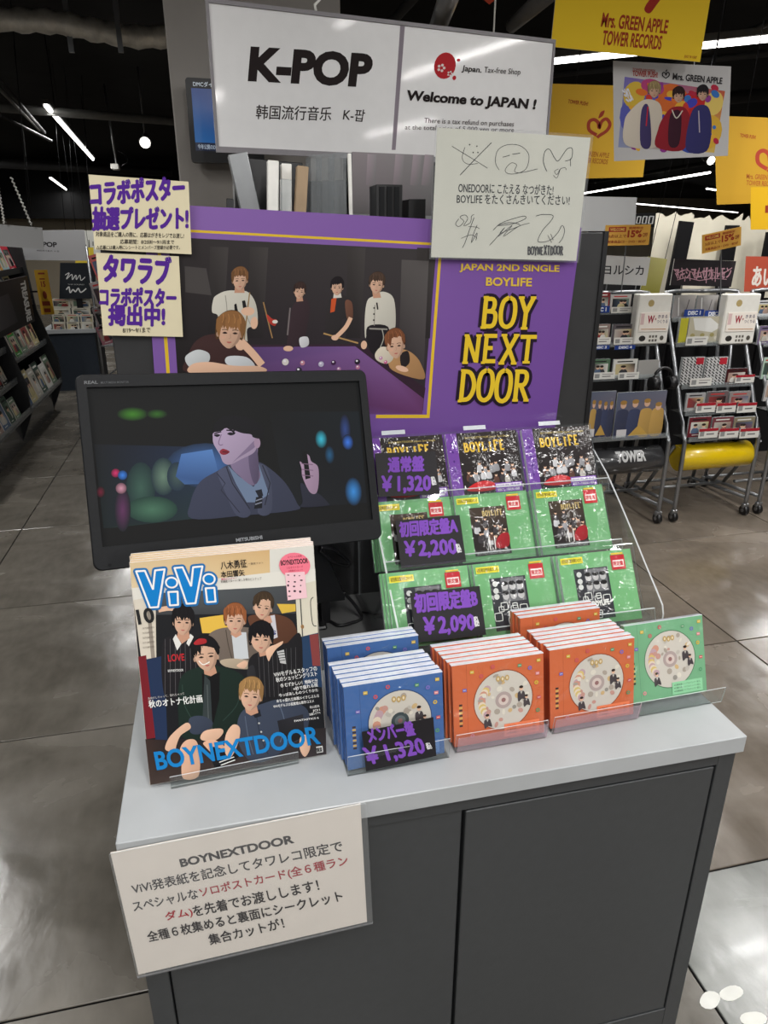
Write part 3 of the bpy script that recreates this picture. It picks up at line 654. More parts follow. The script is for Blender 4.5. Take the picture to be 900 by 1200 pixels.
a.curve([(424, 214), (416, 236), (420, 244), (428, 242)], 2.5, (128, 104, 134)); a.blob([(418, 262), (428, 254), (446, 262), (436, 270), (424, 270)], (140, 40, 56)); a.line([(426, 262), (442, 264)], 2, (50, 14, 26))
a.blob([(644, 400), (640, 350), (668, 370), (690, 380), (712, 402), (712, 412), (640, 416)], (38, 40, 54))
a.blob([(644, 310), (640, 290), (654, 300), (652, 268), (666, 274), (672, 290), (690, 306), (690, 350), (682, 378), (664, 374), (646, 334)], (168, 140, 164)); a.poly([(648, 264), (660, 262), (668, 336), (654, 340)], (12, 12, 16))
for yy in (296, 312, 328): a.line([(644, yy), (676, yy+3)], 2.2, (120, 92, 116))
a.view(0, 0, 1); o = a.build('screen', SCREEN, mo, y=0); o.location = (sx0-.001, -.0012, sz0-.001)
a = Art([V1(18, 48), V1(835, 35), V1(862, 505), V1(72, 590)], W, H); a.view(80, 420, 2.3684)
a.text('REAL', (46, 76), (84, 75), 9, (120, 122, 126), .02); a.text('MULTI MEDIA MONITOR', (92, 75), (170, 73), 6, (90, 92, 96), .01); a.text('MITSUBISHI', (460, 512), (532, 504), 10, (150, 152, 158), .03)
a.ell(115, 572, 5, 4, (20, 20, 22)); a.build('lettering', PRINT, mo, y=-.0072)
# stand: sloping plate, foot bar and leg (in world coordinates through the inverse)
Mi = M.inverted()
def world_part(mb, name, m, par): o = mb.build(name, m, par); o.matrix_parent_inverse = Mi; return o
y_ = 1.19
tp, br, bl2 = ony(374, 645, y_), ony(404, 700, y_), ony(330, 706, y_)
world_part(MB().prism([(tp.x-.1, y_, tp.z+.05), (tp.x, y_, tp.z+.02), (br.x, y_, br.z+.004), (br.x, y_, br.z-.006), (bl2.x-.04, y_, br.z-.006), (bl2.x-.04, y_, br.z+.01)], (0, .05, 0)), 'stand_plate', BLKP, mo)
world_part(MB().box(br.x-.045, y_+.005, .9, br.x-.028, y_+.03, br.z), 'stand_leg', BLKP, mo)
world_part(MB().box(bl2.x-.02, y_+.005, .9, bl2.x, y_+.03, br.z), 'stand_leg', BLKP, mo)
world_part(MB().box(.0, y_-.02, .9, .16, y_+.07, .908, bev=.003), 'foot_plate', BLKP, mo)
world_part(MB().box(.0, 1.10, br.z, .1, 1.2, 1.2), 'neck', BLKP, mo)
def cable(pts, r, name, label):
    MB().tube([tuple(p) for p in [Vector(q) for q in smooth3(pts)]], r, 7).build(name, BLKP, None, label=label, cat='cable')
def smooth3(P, n=6):
    P = [Vector(p) for p in P]; out = []
    for i in range(len(P)-1):
        p = [P[max(i-1, 0)], P[i], P[i+1], P[min(i+2, len(P)-1)]]
        for k in range(n):
            t = k/n; out.append(.5*((2*p[1])+(p[2]-p[0])*t+(2*p[0]-5*p[1]+4*p[2]-p[3])*t*t+(3*p[1]-p[0]-3*p[2]+p[3])*t**3))
    out.append(P[-1]); return out
cable([ony(375, 642, 1.17), ony(392, 645, 1.19), ony(409, 659, 1.2), ony(405, 663, 1.2), ony(388, 657, 1.19), ony(374, 645, 1.18)], .0035, 'loop_cable', 'thick black cable loop just below the monitor')
cable([ony(402, 694, 1.2), ony(415, 708, 1.2), onz(424, 724, .904), onz(412, 730, .904), onz(397, 733, .904), onz(385, 727, .904), onz(372, 722, .904)], .0035, 'power_cable', 'black power cable curling on the counter behind the blue CDs')
cable([onz(424, 717, .904), onz(445, 720, .904), onz(466, 717, .904), onz(500, 716, .904)], .002, 'thin_cable', 'thin black cable running under the clear CD rack')

# ------------------------------------------------------------------ notice in its sleeve on the counter's front edge
CS = [(135.5, 995), (424.5, 943.5), (428, 1078), (157, 1145)]
M, W, H = quadM(CS, y=.7205)
nt_ = thing('notice_sign', 'white notice in clear sleeve hanging on the counter front', 'sign', M)
sheet('paper', W, H, .0008, nt_, PAPER)
a = Art(CS, W, H); a.view(120, 920, 2.8125); K = (40, 32, 34); RD = (176, 30, 48)
a.text('BOYNEXTDOOR', (278, 262), (650, 186), 28, K, .04)
a.text('ViVi発表紙を記念してタワレコ限定で', (110, 352), (800, 214), 36, K, .024)
a.text('スペシャルな', (108, 412), (330, 366), 34, K, .024); a.text('ソロポストカード(全６種ラン', (338, 366), (816, 262), 36, RD, .024)
a.text('ダム)', (216, 446), (308, 428), 34, RD, .024); a.text('を先着でお渡しします！', (312, 428), (722, 340), 38, K, .024)
a.text('全種６枚集めると裏面にシークレット', (150, 516), (795, 374), 36, K, .024)
a.text('集合カットが！', (358, 524), (606, 464), 36, K, .024)
a.view(0, 0, 1); a.build('print', PRINT, nt_, y=-.0008)
MB().prism([(p[0], -.0022, p[1]) for p in roundrect(-.002, -.005, W+.008, H, .004)], (0, .0008, 0), 1).build('sleeve', [FILM, ACRYE], nt_)
MB().box(-.002, -.0022, -.0052, W+.008, -.0004, -.0035).build('sleeve_seam', mat('grey_seam', (110, 110, 112), .4), nt_)

# ------------------------------------------------------------------ magazines
MC = [(152.5, 657), (370, 634), (379, 884), (173.5, 925)]
bl, br_ = onz(173.5, 925, .9), onz(379, 884, .9)
W = .2425; H = .305
Xd = (br_-bl).normalized(); back = Vector((-Xd.y, Xd.x, 0)); lean = math.radians(15)
Zd = back*math.sin(lean)+Vector((0, 0, 1))*math.cos(lean)
M0 = frameM(bl+Vector((.004, 0, .0072)), Xd, Zd) @ Matrix.Rotation(math.radians(1.4), 4, 'Y')
mg = thing('magazine', 'fashion magazine with six young men on cover, front of the stack', 'magazine', M0, group='magazines propped on the counter')
MB().box(0, 0, 0, W, .0055, H).build('pages', PAGES, mg)
MB().box(-.0004, -.0006, -.0003, W+.0003, 0, H+.0003).box(-.0006, -.0006, -.0003, 0, .006, H+.0003).build('cover', mat('magazine_cover_stock', (200, 190, 180), .4), mg)
a = Art([(50, 135), (795, 52), (828, 930), (115, 1055)], W, H, .00005)
a.poly([(50, 135), (795, 52), (828, 930), (115, 1055)], (26, 27, 31))
a.poly([(50, 135), (640, 69), (640, 170), (56, 250)], [(214, 190, 152), (206, 170, 120), (216, 186, 140), (220, 200, 165)])
a.poly([(615, 72), (795, 52), (800, 200), (615, 205)], (216, 214, 208)); a.poly([(56, 240), (640, 165), (800, 150), (802, 212), (400, 246), (62, 300)], (222, 219, 212))
a.poly([(120, 262), (720, 222), (716, 340), (130, 350)], [(84, 88, 92), (70, 74, 78), (58, 60, 64), (60, 62, 66)])
a.poly([(325, 362), (440, 345), (440, 425), (335, 425)], (226, 184, 76)); a.poly([(640, 300), (716, 300), (716, 330), (660, 340)], (214, 178, 70))
a.poly([(61, 290), (150, 270), (148, 560), (92, 570)], (214, 205, 192)); a.poly([(112, 300), (126, 296), (146, 560), (130, 562)], (150, 140, 130))
a.poly([(76, 525), (108, 518), (140, 860), (104, 866)], (118, 30, 40)); a.poly([(108, 535), (180, 520), (186, 880), (140, 880)], (34, 50, 82))
a.poly([(98, 866), (190, 870), (828, 820), (828, 930), (115, 1055)], [(60, 44, 40), (40, 34, 34), (44, 38, 40), (52, 46, 50), (64, 50, 46)])
a.poly([(716, 222), (802, 200), (806, 440), (722, 440)], (212, 206, 190)); a.poly([(724, 440), (806, 420), (818, 650), (740, 640)], (36, 60, 92)); a.poly([(770, 430), (806, 424), (812, 560), (780, 560)], (128, 60, 60))
a.line([(735, 235), (742, 440)], 5, (80, 80, 78)); a.ell(742, 395, 7, 9, (150, 110, 70)); a.curve([(790, 270), (778, 290), (784, 380), (800, 392)], 4, (90, 88, 84))
# six men
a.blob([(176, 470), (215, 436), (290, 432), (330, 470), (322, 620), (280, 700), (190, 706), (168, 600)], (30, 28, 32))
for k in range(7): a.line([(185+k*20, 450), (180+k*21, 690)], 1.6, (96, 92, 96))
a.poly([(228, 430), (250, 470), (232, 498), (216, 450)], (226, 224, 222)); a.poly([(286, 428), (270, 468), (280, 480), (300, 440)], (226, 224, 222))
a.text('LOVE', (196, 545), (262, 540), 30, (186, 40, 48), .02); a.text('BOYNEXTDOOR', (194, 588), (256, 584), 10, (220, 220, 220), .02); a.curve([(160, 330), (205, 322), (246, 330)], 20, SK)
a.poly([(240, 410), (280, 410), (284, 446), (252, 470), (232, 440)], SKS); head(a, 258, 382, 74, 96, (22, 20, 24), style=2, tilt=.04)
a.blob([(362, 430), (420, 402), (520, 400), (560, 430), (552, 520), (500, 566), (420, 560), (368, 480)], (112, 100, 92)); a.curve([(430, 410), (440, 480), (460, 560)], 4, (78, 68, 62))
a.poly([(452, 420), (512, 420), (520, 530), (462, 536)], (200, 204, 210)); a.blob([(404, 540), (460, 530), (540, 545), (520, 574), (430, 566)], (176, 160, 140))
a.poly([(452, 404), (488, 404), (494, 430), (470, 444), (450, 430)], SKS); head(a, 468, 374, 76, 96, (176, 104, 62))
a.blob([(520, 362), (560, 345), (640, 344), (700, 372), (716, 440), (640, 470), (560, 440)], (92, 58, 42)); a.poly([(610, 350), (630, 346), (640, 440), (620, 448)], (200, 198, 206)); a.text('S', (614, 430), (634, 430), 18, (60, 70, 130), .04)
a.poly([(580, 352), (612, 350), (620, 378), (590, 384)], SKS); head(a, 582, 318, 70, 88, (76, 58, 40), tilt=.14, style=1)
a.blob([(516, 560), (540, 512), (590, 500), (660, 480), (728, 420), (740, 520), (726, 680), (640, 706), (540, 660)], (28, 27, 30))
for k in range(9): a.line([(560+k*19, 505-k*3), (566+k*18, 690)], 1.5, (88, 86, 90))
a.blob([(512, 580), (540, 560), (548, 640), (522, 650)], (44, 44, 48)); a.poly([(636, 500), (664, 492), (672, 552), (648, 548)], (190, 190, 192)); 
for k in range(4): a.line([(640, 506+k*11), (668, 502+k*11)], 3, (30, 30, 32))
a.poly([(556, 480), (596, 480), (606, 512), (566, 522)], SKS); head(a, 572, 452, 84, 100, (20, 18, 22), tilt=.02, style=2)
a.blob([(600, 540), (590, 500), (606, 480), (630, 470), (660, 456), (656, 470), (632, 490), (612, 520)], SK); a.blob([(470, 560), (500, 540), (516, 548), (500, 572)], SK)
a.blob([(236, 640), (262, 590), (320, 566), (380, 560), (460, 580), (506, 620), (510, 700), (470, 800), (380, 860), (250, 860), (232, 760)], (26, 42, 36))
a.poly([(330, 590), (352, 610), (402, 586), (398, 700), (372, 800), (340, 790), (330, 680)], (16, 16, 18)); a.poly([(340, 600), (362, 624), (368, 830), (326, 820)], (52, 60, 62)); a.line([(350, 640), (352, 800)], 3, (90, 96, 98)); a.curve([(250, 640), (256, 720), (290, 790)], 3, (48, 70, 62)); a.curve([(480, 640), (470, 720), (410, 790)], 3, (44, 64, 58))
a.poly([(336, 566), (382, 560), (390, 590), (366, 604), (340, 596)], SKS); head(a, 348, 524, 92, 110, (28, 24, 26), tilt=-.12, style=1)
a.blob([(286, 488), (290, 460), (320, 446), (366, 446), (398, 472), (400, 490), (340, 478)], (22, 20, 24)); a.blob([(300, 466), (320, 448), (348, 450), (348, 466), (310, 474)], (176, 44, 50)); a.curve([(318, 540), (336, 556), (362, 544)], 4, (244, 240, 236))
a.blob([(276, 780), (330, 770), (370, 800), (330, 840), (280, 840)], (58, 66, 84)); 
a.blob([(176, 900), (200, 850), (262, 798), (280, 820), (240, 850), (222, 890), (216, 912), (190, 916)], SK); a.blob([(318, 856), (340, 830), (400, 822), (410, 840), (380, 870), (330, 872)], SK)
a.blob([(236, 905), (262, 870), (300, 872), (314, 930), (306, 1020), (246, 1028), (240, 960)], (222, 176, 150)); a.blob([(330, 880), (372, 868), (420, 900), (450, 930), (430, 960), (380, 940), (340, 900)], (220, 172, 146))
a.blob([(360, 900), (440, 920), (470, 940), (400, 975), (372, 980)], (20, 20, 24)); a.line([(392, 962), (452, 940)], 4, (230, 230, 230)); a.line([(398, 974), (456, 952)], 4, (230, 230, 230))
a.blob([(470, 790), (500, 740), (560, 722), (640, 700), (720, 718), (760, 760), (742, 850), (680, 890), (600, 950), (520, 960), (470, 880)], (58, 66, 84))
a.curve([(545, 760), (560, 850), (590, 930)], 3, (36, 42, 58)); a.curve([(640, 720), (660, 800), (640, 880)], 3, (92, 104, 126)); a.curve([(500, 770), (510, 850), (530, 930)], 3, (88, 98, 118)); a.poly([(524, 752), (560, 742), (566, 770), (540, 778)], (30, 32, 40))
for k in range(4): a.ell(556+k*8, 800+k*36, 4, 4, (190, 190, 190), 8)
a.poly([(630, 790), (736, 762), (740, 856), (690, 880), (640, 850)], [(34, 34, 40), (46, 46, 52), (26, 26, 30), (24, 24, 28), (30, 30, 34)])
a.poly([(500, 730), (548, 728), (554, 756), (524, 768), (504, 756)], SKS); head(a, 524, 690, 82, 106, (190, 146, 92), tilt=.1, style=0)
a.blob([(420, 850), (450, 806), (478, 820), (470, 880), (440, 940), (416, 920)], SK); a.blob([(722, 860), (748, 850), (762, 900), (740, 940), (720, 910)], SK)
# title letters
def title():
    V1_ = [(80, 200), (150, 195), (212, 350), (232, 190), (308, 180), (250, 495), (185, 500)]; V2_ = [(388, 168), (452, 162), (518, 320), (538, 160), (612, 152), (550, 460), (480, 465)]
    S1 = [(335, 370), (408, 365), (410, 475), (345, 480)]; S2 = [(635, 335), (705, 330), (712, 445), (645, 450)]
    for wv, col in ((50, (26, 108, 176)), (16, (240, 240, 240)), (-12, (0, 124, 202))):
        for t in (V1_, S1, V2_, S2):
            if wv > 0:
                for p, q in zip(t, t[1:]+t[:1]): a.line([p, q], wv, col); a.ell(p[0], p[1], wv/2, wv/2, col, 12)
            else: a.poly(t, col); [a.line([p, q], 14, (240, 240, 240)) for p, q in zip(t, t[1:]+t[:1])]
            if wv == 50: a.poly(t, col)
        for (x, y) in ((362, 290), (664, 257)): a.ell(x, y, 45+wv/2, 41+wv/2, col, 24)
BLU = (22, 128, 200)
a.view((150-140)*3.4615, (640-620)*3.4615, 6.923/3.4615); title(); a.view(0, 0, 1)
a.text('10', (80, 392), (148, 380), 64, (34, 34, 36), .03)
for k in range(5): a.text('OCTOBER 2025', (96, 410+k*20), (142, 404+k*20), 7, (120, 110, 104), 0)
K = (36, 30, 28); WT = (236, 236, 236)
a.text('八木勇征', (416, 158), (522, 146), 34, K, .02); a.text('一番星フォト', (526, 136), (588, 130), 8, (90, 80, 70), 0); a.text('本田響矢', (416, 192), (512, 182), 27, K, .02)
a.text('新連載スタート! 美しき男のピンナップ', (414, 214), (580, 198), 12, (90, 80, 78), .0); a.text('最旬カルチャー', (416, 202), (480, 196), 8, (200, 60, 100), .01)
a.ell(716, 136, 64, 54, (238, 120, 142)); a.text('BOYNEXTDOOR', (660, 138), (772, 126), 22, (40, 24, 30), .04); a.text('スペシャル特典', (688, 106), (746, 100), 9, (150, 30, 60), .01)
a.text('ソロポストカード', (682, 152), (750, 145), 10, (160, 30, 60), .01); a.text('全員集合ショット!', (690, 164), (748, 158), 8, (160, 30, 60), .01)
a.poly([(676, 168), (756, 162), (764, 272), (684, 284)], (238, 196, 206))
for k in range(13):
    x, y = 690+(k % 3)*24+R.uniform(-4, 4), 180+(k//3)*22+R.uniform(-4, 4); a.ell(x, y, R.uniform(3, 7), R.uniform(2, 6), (60, 40, 50), 7)
a.text('背伸びしちゃって、揺れちゃって', (112, 702), (258, 680), 10, (210, 206, 204), 0); a.text('秋のオトナ化計画', (116, 736), (330, 712), 32, WT, .02)
TX = [('ViViモデル＆スタッフの', 622, 606, 798, 578, 20), ('秋のショッピングリスト', 630, 628, 798, 600, 20), ('⑩ むずかしい！地味七分', 648, 650, 800, 628, 17), ('×秒で盛れる服', 700, 664, 800, 645, 16), ('今っぽあしものつくりかた', 640, 690, 800, 666, 14), ('めちゃ盛れ立体顔メイクじぶんな', 630, 714, 804, 690, 14),
      ('ViViモデルズの肌管理＆新作コスメ', 616, 736, 782, 712, 13), ('北山宏光', 764, 738, 804, 732, 11), ('JO1', 776, 754, 806, 749, 11), ('加藤シゲアキ', 762, 768, 808, 760, 10), ('FANTASTICS 6', 700, 794, 800, 780, 8)]
for t in TX: a.text(t[0], (t[1], t[2]), (t[3], t[4]), t[5], WT, .015)
a.text('BOYNEXTDOOR', (142, 994), (806, 886), 78, BLU, .03); 
a.poly([(786, 898), (812, 894), (814, 920), (788, 924)], (236, 236, 236)); a.text('講談', (789, 922), (812, 918), 20, (30, 30, 30), .03)
a.build('cover_print', PRINTG, mg, y=-.0006)
plain = Art([(0, 0), (100, 0), (100, 100), (0, 100)], W, H, .00005)
plain.poly([(0, 0), (100, 0), (100, 14), (0, 20)], [(206, 180, 140), (226, 210, 205), (222, 210, 196), (206, 180, 150)]); plain.rect(0, 16, 100, 100, (40, 40, 46)); plain.ell(89, 9, 9, 8, (238, 120, 142)); 
proto = thing('magazine', 'tmp', 'magazine', M0, group='magazines propped on the counter')
MB().box(0, 0, 0, W, .0055, H).build('pages', PAGES, proto); MB().box(-.0006, -.0006, -.0003, W+.0003, 0, H+.0003).build('cover', MATS['magazine_cover_stock'], proto); plain.build('cover_print', PRINTG, proto, y=-.0006)
ords = ['second', 'third', 'fourth', 'fifth', 'sixth', 'seventh']
for k in range(4):
    Mk = Matrix.Translation(back*.0064*(k+1)+Xd*R.uniform(-.001, .003)+Vector((0, 0, .0003*(k+1)))) @ M0
    if k == 0: proto.matrix_world = Mk; o = proto
    else: o = dup(proto, Mk)
    o['label'] = 'magazine hidden but for its top edge, %s from the front' % ords[k]
# acrylic easel
hb = thing('magazine_holder', 'low clear acrylic holder at the foot of the magazines', 'stand', frameM(bl+Vector((0, 0, 0)), Xd, (0, 0, 1)))
MB().prism([(.03, -.007, .002), (.205, -.007, .002), (.205, -.009, .02), (.03, -.009, .02)], (0, .0016, 0), 1).build('lip', [ACRY, ACRYE], hb)
MB().box(.03, -.009, 0, .205, .1, .0022, mi=0).build('base_plate', ACRY, hb)
Lm = Matrix.Rotation(-lean, 4, 'X')
MB().box(.05, .05, 0.002, .19, .052, .22, M=Matrix.Translation((0, .005, 0)) @ Lm).build('back_rest', ACRY, hb)

# ------------------------------------------------------------------ CD case prototypes (local: x 0..142 mm, z 0..125 mm, front at y=0)
CW, CHT = .142, .125
def cd_proto(name, body, art, deep=.0102, fold=True, m=PRINTC):
    t = thing(name, 'tmp', 'cd')
    MB().box(0, 0, 0, CW, deep, CHT, bev=.0006).build('case', body, t); a = art(Art(step=.00004)); a.build('cover_print', m, t, y=0)
    if fold: MB().box(-.0006, .0002, CHT-.0003, CW+.0006, deep-.0006, CHT+.0008).build('cellophane_fold', FOLD, t)
    return t
def crowd(a, x0, y0, x1, y1, n, s, sd=1):
    r = random.Random(sd)
    for i in range(n):
        x = x0+(x1-x0)*(i+.5)/n+r.uniform(-s, s)*.4; y = y0+(y1-y0)*r.random(); c = r.choice([(200, 200, 205), (60, 56, 60), (150, 150, 156), (90, 60, 50), (180, 176, 170)])
        a.blob([(x-s, y-s*3), (x-s*.9, y-s), (x, y-s*.5), (x+s*.9, y-s), (x+s, y-s*3)], c); a.ell(x, y, s*.55, s*.7, SK, 8); a.ell(x, y+s*.4, s*.6, s*.45, (40, 30, 28), 8)
def cov_purple(a):
    a.rect(0, 0, 142, 125, (112, 66, 158)); a.poly([(22, 0), (142, 0), (142, 125), (22, 125)], [(26, 20, 22), (24, 20, 22), (46, 38, 38), (40, 34, 34)])
    for k in range(6): a.poly([(11, 14+k*18), (13, 17+k*18), (11, 20+k*18), (9, 17+k*18)], (70, 30, 120))
    a.text('BOYNEXTDOOR Japan 2nd Single', (38, 112), (128, 112), 5, (180, 160, 90), .01)
    quirky(a, 'BOYLIFE', 33, 88, 82, 18, 3.4, (226, 186, 70), None, .12, .12)
    a.poly([(30, 26), (60, 40), (110, 42), (140, 30), (140, 12), (30, 10)], (36, 28, 34)); crowd(a, 32, 46, 132, 66, 9, 5.5, 4); crowd(a, 34, 38, 130, 50, 8, 5, 9)
    a.blob([(28, 14), (44, 26), (66, 30), (84, 24), (88, 14), (60, 10)], (196, 34, 40)); a.rect(84, 6, 138, 24, (120, 70, 170)); a.rect(86, 15, 136, 22, (230, 226, 236)); a.text('BOYLIFE 通常盤', (88, 16), (134, 16), 5, (110, 60, 160), .03)
    a.text('初回プレス限定封入特典', (88, 8), (132, 8), 5, (236, 230, 240), .02); return a
def stickers(a):
    a.rect(4, 108, 46, 119, (232, 220, 60)); a.text('初回限定盤特典DVD付', (6, 110), (44, 110), 7, (90, 80, 30), .02)
    a.rect(100, 90, 127, 116, (190, 40, 48)); a.rect(103, 95, 124, 107, (240, 228, 224)); a.text('限定盤', (104, 97), (123, 97), 8, (190, 40, 48), .04); a.rect(102, 117, 125, 120, (222, 190, 60))
def cov_ga(a):
    GR = (112, 172, 118); a.rect(0, 0, 142, 125, GR); a.rect(26, 12, 96, 100, (34, 28, 28)); a.poly([(26, 60), (96, 60), (96, 100), (26, 100)], [(50, 42, 38), (48, 40, 36), (70, 56, 44), (66, 54, 44)])
    quirky(a, 'BOYLIFE', 50, 83, 40, 10, 1.7, (190, 168, 110), None, .1, .12); crowd(a, 30, 40, 92, 70, 7, 5.5, 2); crowd(a, 34, 50, 92, 78, 7, 4.5, 8); a.blob([(70, 22), (92, 24), (96, 46), (82, 48), (70, 36)], (160, 30, 40))
    for x in (56, 66): a.line([(x, 20), (x+1, 44)], 2, (220, 216, 214))
    a.rect(26, 10, 96, 20, (60, 58, 58)); a.text('BOYNEXTDOOR BOYLIFE', (30, 12), (92, 12), 5, (170, 170, 170), .01); stickers(a); return a
def cov_gb(a):
    GR = (114, 176, 120); a.rect(0, 0, 142, 125, GR); a.rect(26, 8, 92, 98, (52, 54, 60)); a.rect(46, 56, 88, 96, (110, 112, 116))
    for k in range(6):
        x = 52+(k % 3)*14; y = 66+(k//3)*16; a.ell(x, y, 6, 7, (186, 186, 188), 10); a.ell(x, y+5, 6.4, 4, (28, 28, 30), 10)
    r = random.Random(5)
    for k in range(9):
        x, y = r.uniform(32, 84), r.uniform(14, 52); s = r.uniform(4, 7)
        a.line([(x+s*math.cos(t_*.785)*(1+.3*(t_ % 2)), y+s*math.sin(t_*.785)*(1+.3*(t_ % 2))) for t_ in range(9)], 1.4, (228, 232, 230))
    for y in (88, 76, 66): a.ell(35, y, 5, 5, (210, 214, 212), 8)
    a.text('BOYLIFE', (52, 30), (84, 31), 10, (236, 238, 236), .06); stickers(a); return a
def member(bg, pic):
    def f(a):
        a.rect(0, 0, 142, 125, bg); dk = tuple(int(v*.8) for v in bg); a.line([(22, 0), (22, 125)], .5, dk)
        for k, y in enumerate(range(30, 66, 4)): a.rect(9, y, 14, y+3, (206, 170, 96) if k % 2 else (66, 54, 50))
        a.ell(78, 62, 47, 47, tuple(int(v*.72) for v in bg), 40); a.ell(78, 62, 45.5, 45.5, (206, 200, 192), 40)
        for k in range(14):
            b = 2.4+k*.11; a.ell(78+34*math.cos(b), 62+30*math.sin(b), 6, 6, R.choice([(206, 150, 130), (214, 190, 120), (190, 160, 170), (226, 210, 190)]), 9)
        if pic == 'dark': a.blob([(32, 58), (60, 44), (110, 42), (122, 60), (108, 28), (78, 17), (46, 28)], (44, 46, 48))
        a.ell(78, 62, 13, 13, (176, 160, 158) if pic != 'dark' else (70, 80, 84), 24); a.ell(78, 62, 8, 8, (212, 196, 190) if pic != 'dark' else (104, 112, 116), 20); a.ell(78, 62, 3.5, 3.5, (150, 110, 110), 12)
        for k in range(26):
            b = R.uniform(0, 6.28); q = R.uniform(16, 42); a.ell(78+q*math.cos(b), 62+q*math.sin(b), R.uniform(2, 5), R.uniform(2, 5), R.choice([(190, 184, 176), (170, 160, 150), (206, 176, 130), (150, 146, 140), (196, 150, 140), (222, 216, 204)]), 8, a=b)
        for (x, y, s) in ((106, 76, 4.6), (52, 40, 4.2), (114, 62, 3.6)):
            a.blob([(x-s, y-s*4.4), (x-s*1.3, y-s*2), (x-s*.8, y-s), (x+s*.8, y-s), (x+s*1.3, y-s*2.2), (x+s*1.6, y-s*4), (x+s*.2, y-s*3.6)], (74, 68, 72)); a.poly([(x-s*.4, y-s), (x+s*.4, y-s), (x, y-s*2)], (190, 186, 180)); a.ell(x, y, s*.62, s*.75, SK, 10); a.ell(x, y+s*.5, s*.72, s*.5, (54, 42, 38), 10)
        for k, x in enumerate((70, 77, 84)): a.ell(x, 96-(k % 2), 3.4, 4.6, (190, 160, 100), 8); a.ell(x, 96-(k % 2), 1.6, 2.4, (226, 210, 180), 8)
        cs = [(210, 180, 70), (200, 90, 100), (90, 150, 110), (120, 110, 190), (220, 140, 150)]
        for i, (x, y) in enumerate(((30, 112), (44, 104), (104, 112), (120, 106), (132, 96), (130, 82), (134, 58), (132, 38), (18, 86), (28, 14), (134, 116), (62, 116), (112, 17))):
            c = cs[i % 5]
            if i % 2: a.ell(x, y, 3.2, 3.2, c, 10); a.ell(x, y, 1.4, 1.4, bg, 8)
            else: a.rect(x-3, y-2.4, x+3, y+2.4, c); a.line([(x-2, y), (x+2, y)], .7, (240, 236, 220))
        lt = tuple(min(255, int(v*1.12)+14) for v in bg); a.rect(78, 4, 134, 24, lt); 
        for y in (19, 14, 9): a.text('※応募抽選シリアルナンバー封入', (81, y-1.5), (130, y-1.5), 3.2, tuple(int(v*.7) for v in bg), .02)
        return a
    return f
BLUEC = mat('blue_card_case', (48, 80, 142), .35, coat=.6); ORC = mat('orange_card_case', (186, 84, 50), .4, coat=.6); GRC = mat('green_card_case', (104, 158, 122), .4, coat=.6)
p_pur = cd_proto('cd_case', CASEC, cov_purple, fold=False); p_ga = cd_proto('cd_case', CASEC, cov_ga, fold=False); p_gb = cd_proto('cd_case', CASEC, cov_gb, fold=False)
p_bl = cd_proto('cd_case', BLUEC, member((70, 106, 166), 'dark')); p_or = cd_proto('cd_case', ORC, member((206, 108, 70), 'pale')); p_gr = cd_proto('cd_case', GRC, member((120, 176, 136), 'pale'))
used = set()
def cd(p, M, label, group):
    if id(p) not in used: used.add(id(p)); p.matrix_world = M; o = p
    else: o = dup(p, M)
    o['label'] = label; o['group'] = group; return o

# ------------------------------------------------------------------ clear tiered rack
rk = thing('cd_rack', 'clear acrylic three-tier rack holding purple and green CDs', 'rack', (0, 0, 0))
prof = [(1.295, .9), (1.295, 1.208), (1.24, 1.198), (1.183, 1.168), (1.124, 1.127), (1.063, 1.082), (1.022, 1.05), (.98, 1.019), (.956, 1.0), (.95, .985), (.95, .9)]
for x in (.245, .717): MB().prism([(x, y, z) for y, z in prof], (.003, 0, 0), 1).build('side_panel', [ACRY, ACRYE], rk)
th = math.atan2(.065, .105); dy, dz = math.sin(th), math.cos(th)
rows = [(1.172, 1.145), (1.100, 1.047), (.972, .968)]
for i, (yb, zb) in enumerate(rows):
    m = MB(); m.box(.248, yb-.012, zb-.006, .717, yb+.03, zb-.003, mi=0).build('shelf', ACRY, rk)
    MB().prism([(.248, yb+.03, zb-.006), (.248, yb+.03+dy*.12, zb+dz*.12), (.248, yb+.033+dy*.12, zb+dz*.12), (.248, yb+.033, zb-.006)], (.469, 0, 0), 1).build('back_rest', [ACRYE, ACRY], rk)
    MB().prism([(.252, yb-.013, zb-.006), (.252, yb-.003, zb+.019), (.252, yb-.001, zb+.019), (.252, yb-.011, zb-.006)], (.462, 0, 0), 1).box(.252, yb-.0032, zb+.0185, .714, yb-.0008, zb+.0197).build('lip', [ACRYE, ACRY], rk)
MB().box(.248, .952, .9, .717, 1.29, .903).build('base_plate', ACRY, rk)
nm = [('leftmost', 'behind the price card'), ('middle', ''), ('rightmost', '')]
XS = [(.255, .403, .557), (.250, .400, .557), (.243, .395, .552)]
kinds = [(p_pur, 'purple-edged black CD, %s on the top tier of the clear rack', 'purple-edged CDs on the top tier'), (p_ga, 'green CD with dark group photo, %s on the middle tier', 'green CDs on the middle tier'), (p_gb, 'green CD with grey doodled photo, %s on the bottom tier', 'green CDs on the bottom tier')]
for i, (yb, zb) in enumerate(rows):
    pr, lb, gr = kinds[i]
    for j, x in enumerate(XS[i]):
        for k in range(2 if (i == 0) else 3):
            Mk = frameM((x-.004*k, yb+.0108*k*dz, zb-.0108*k*dy+.001*k), (1, 0, 0), (0, dy, dz))
            which = ['leftmost', 'middle', 'rightmost'][j]+('' if k == 0 else [' pile, second one deep', ' pile, third one deep'][k-1])
            cd(pr, Mk, lb % which, gr)
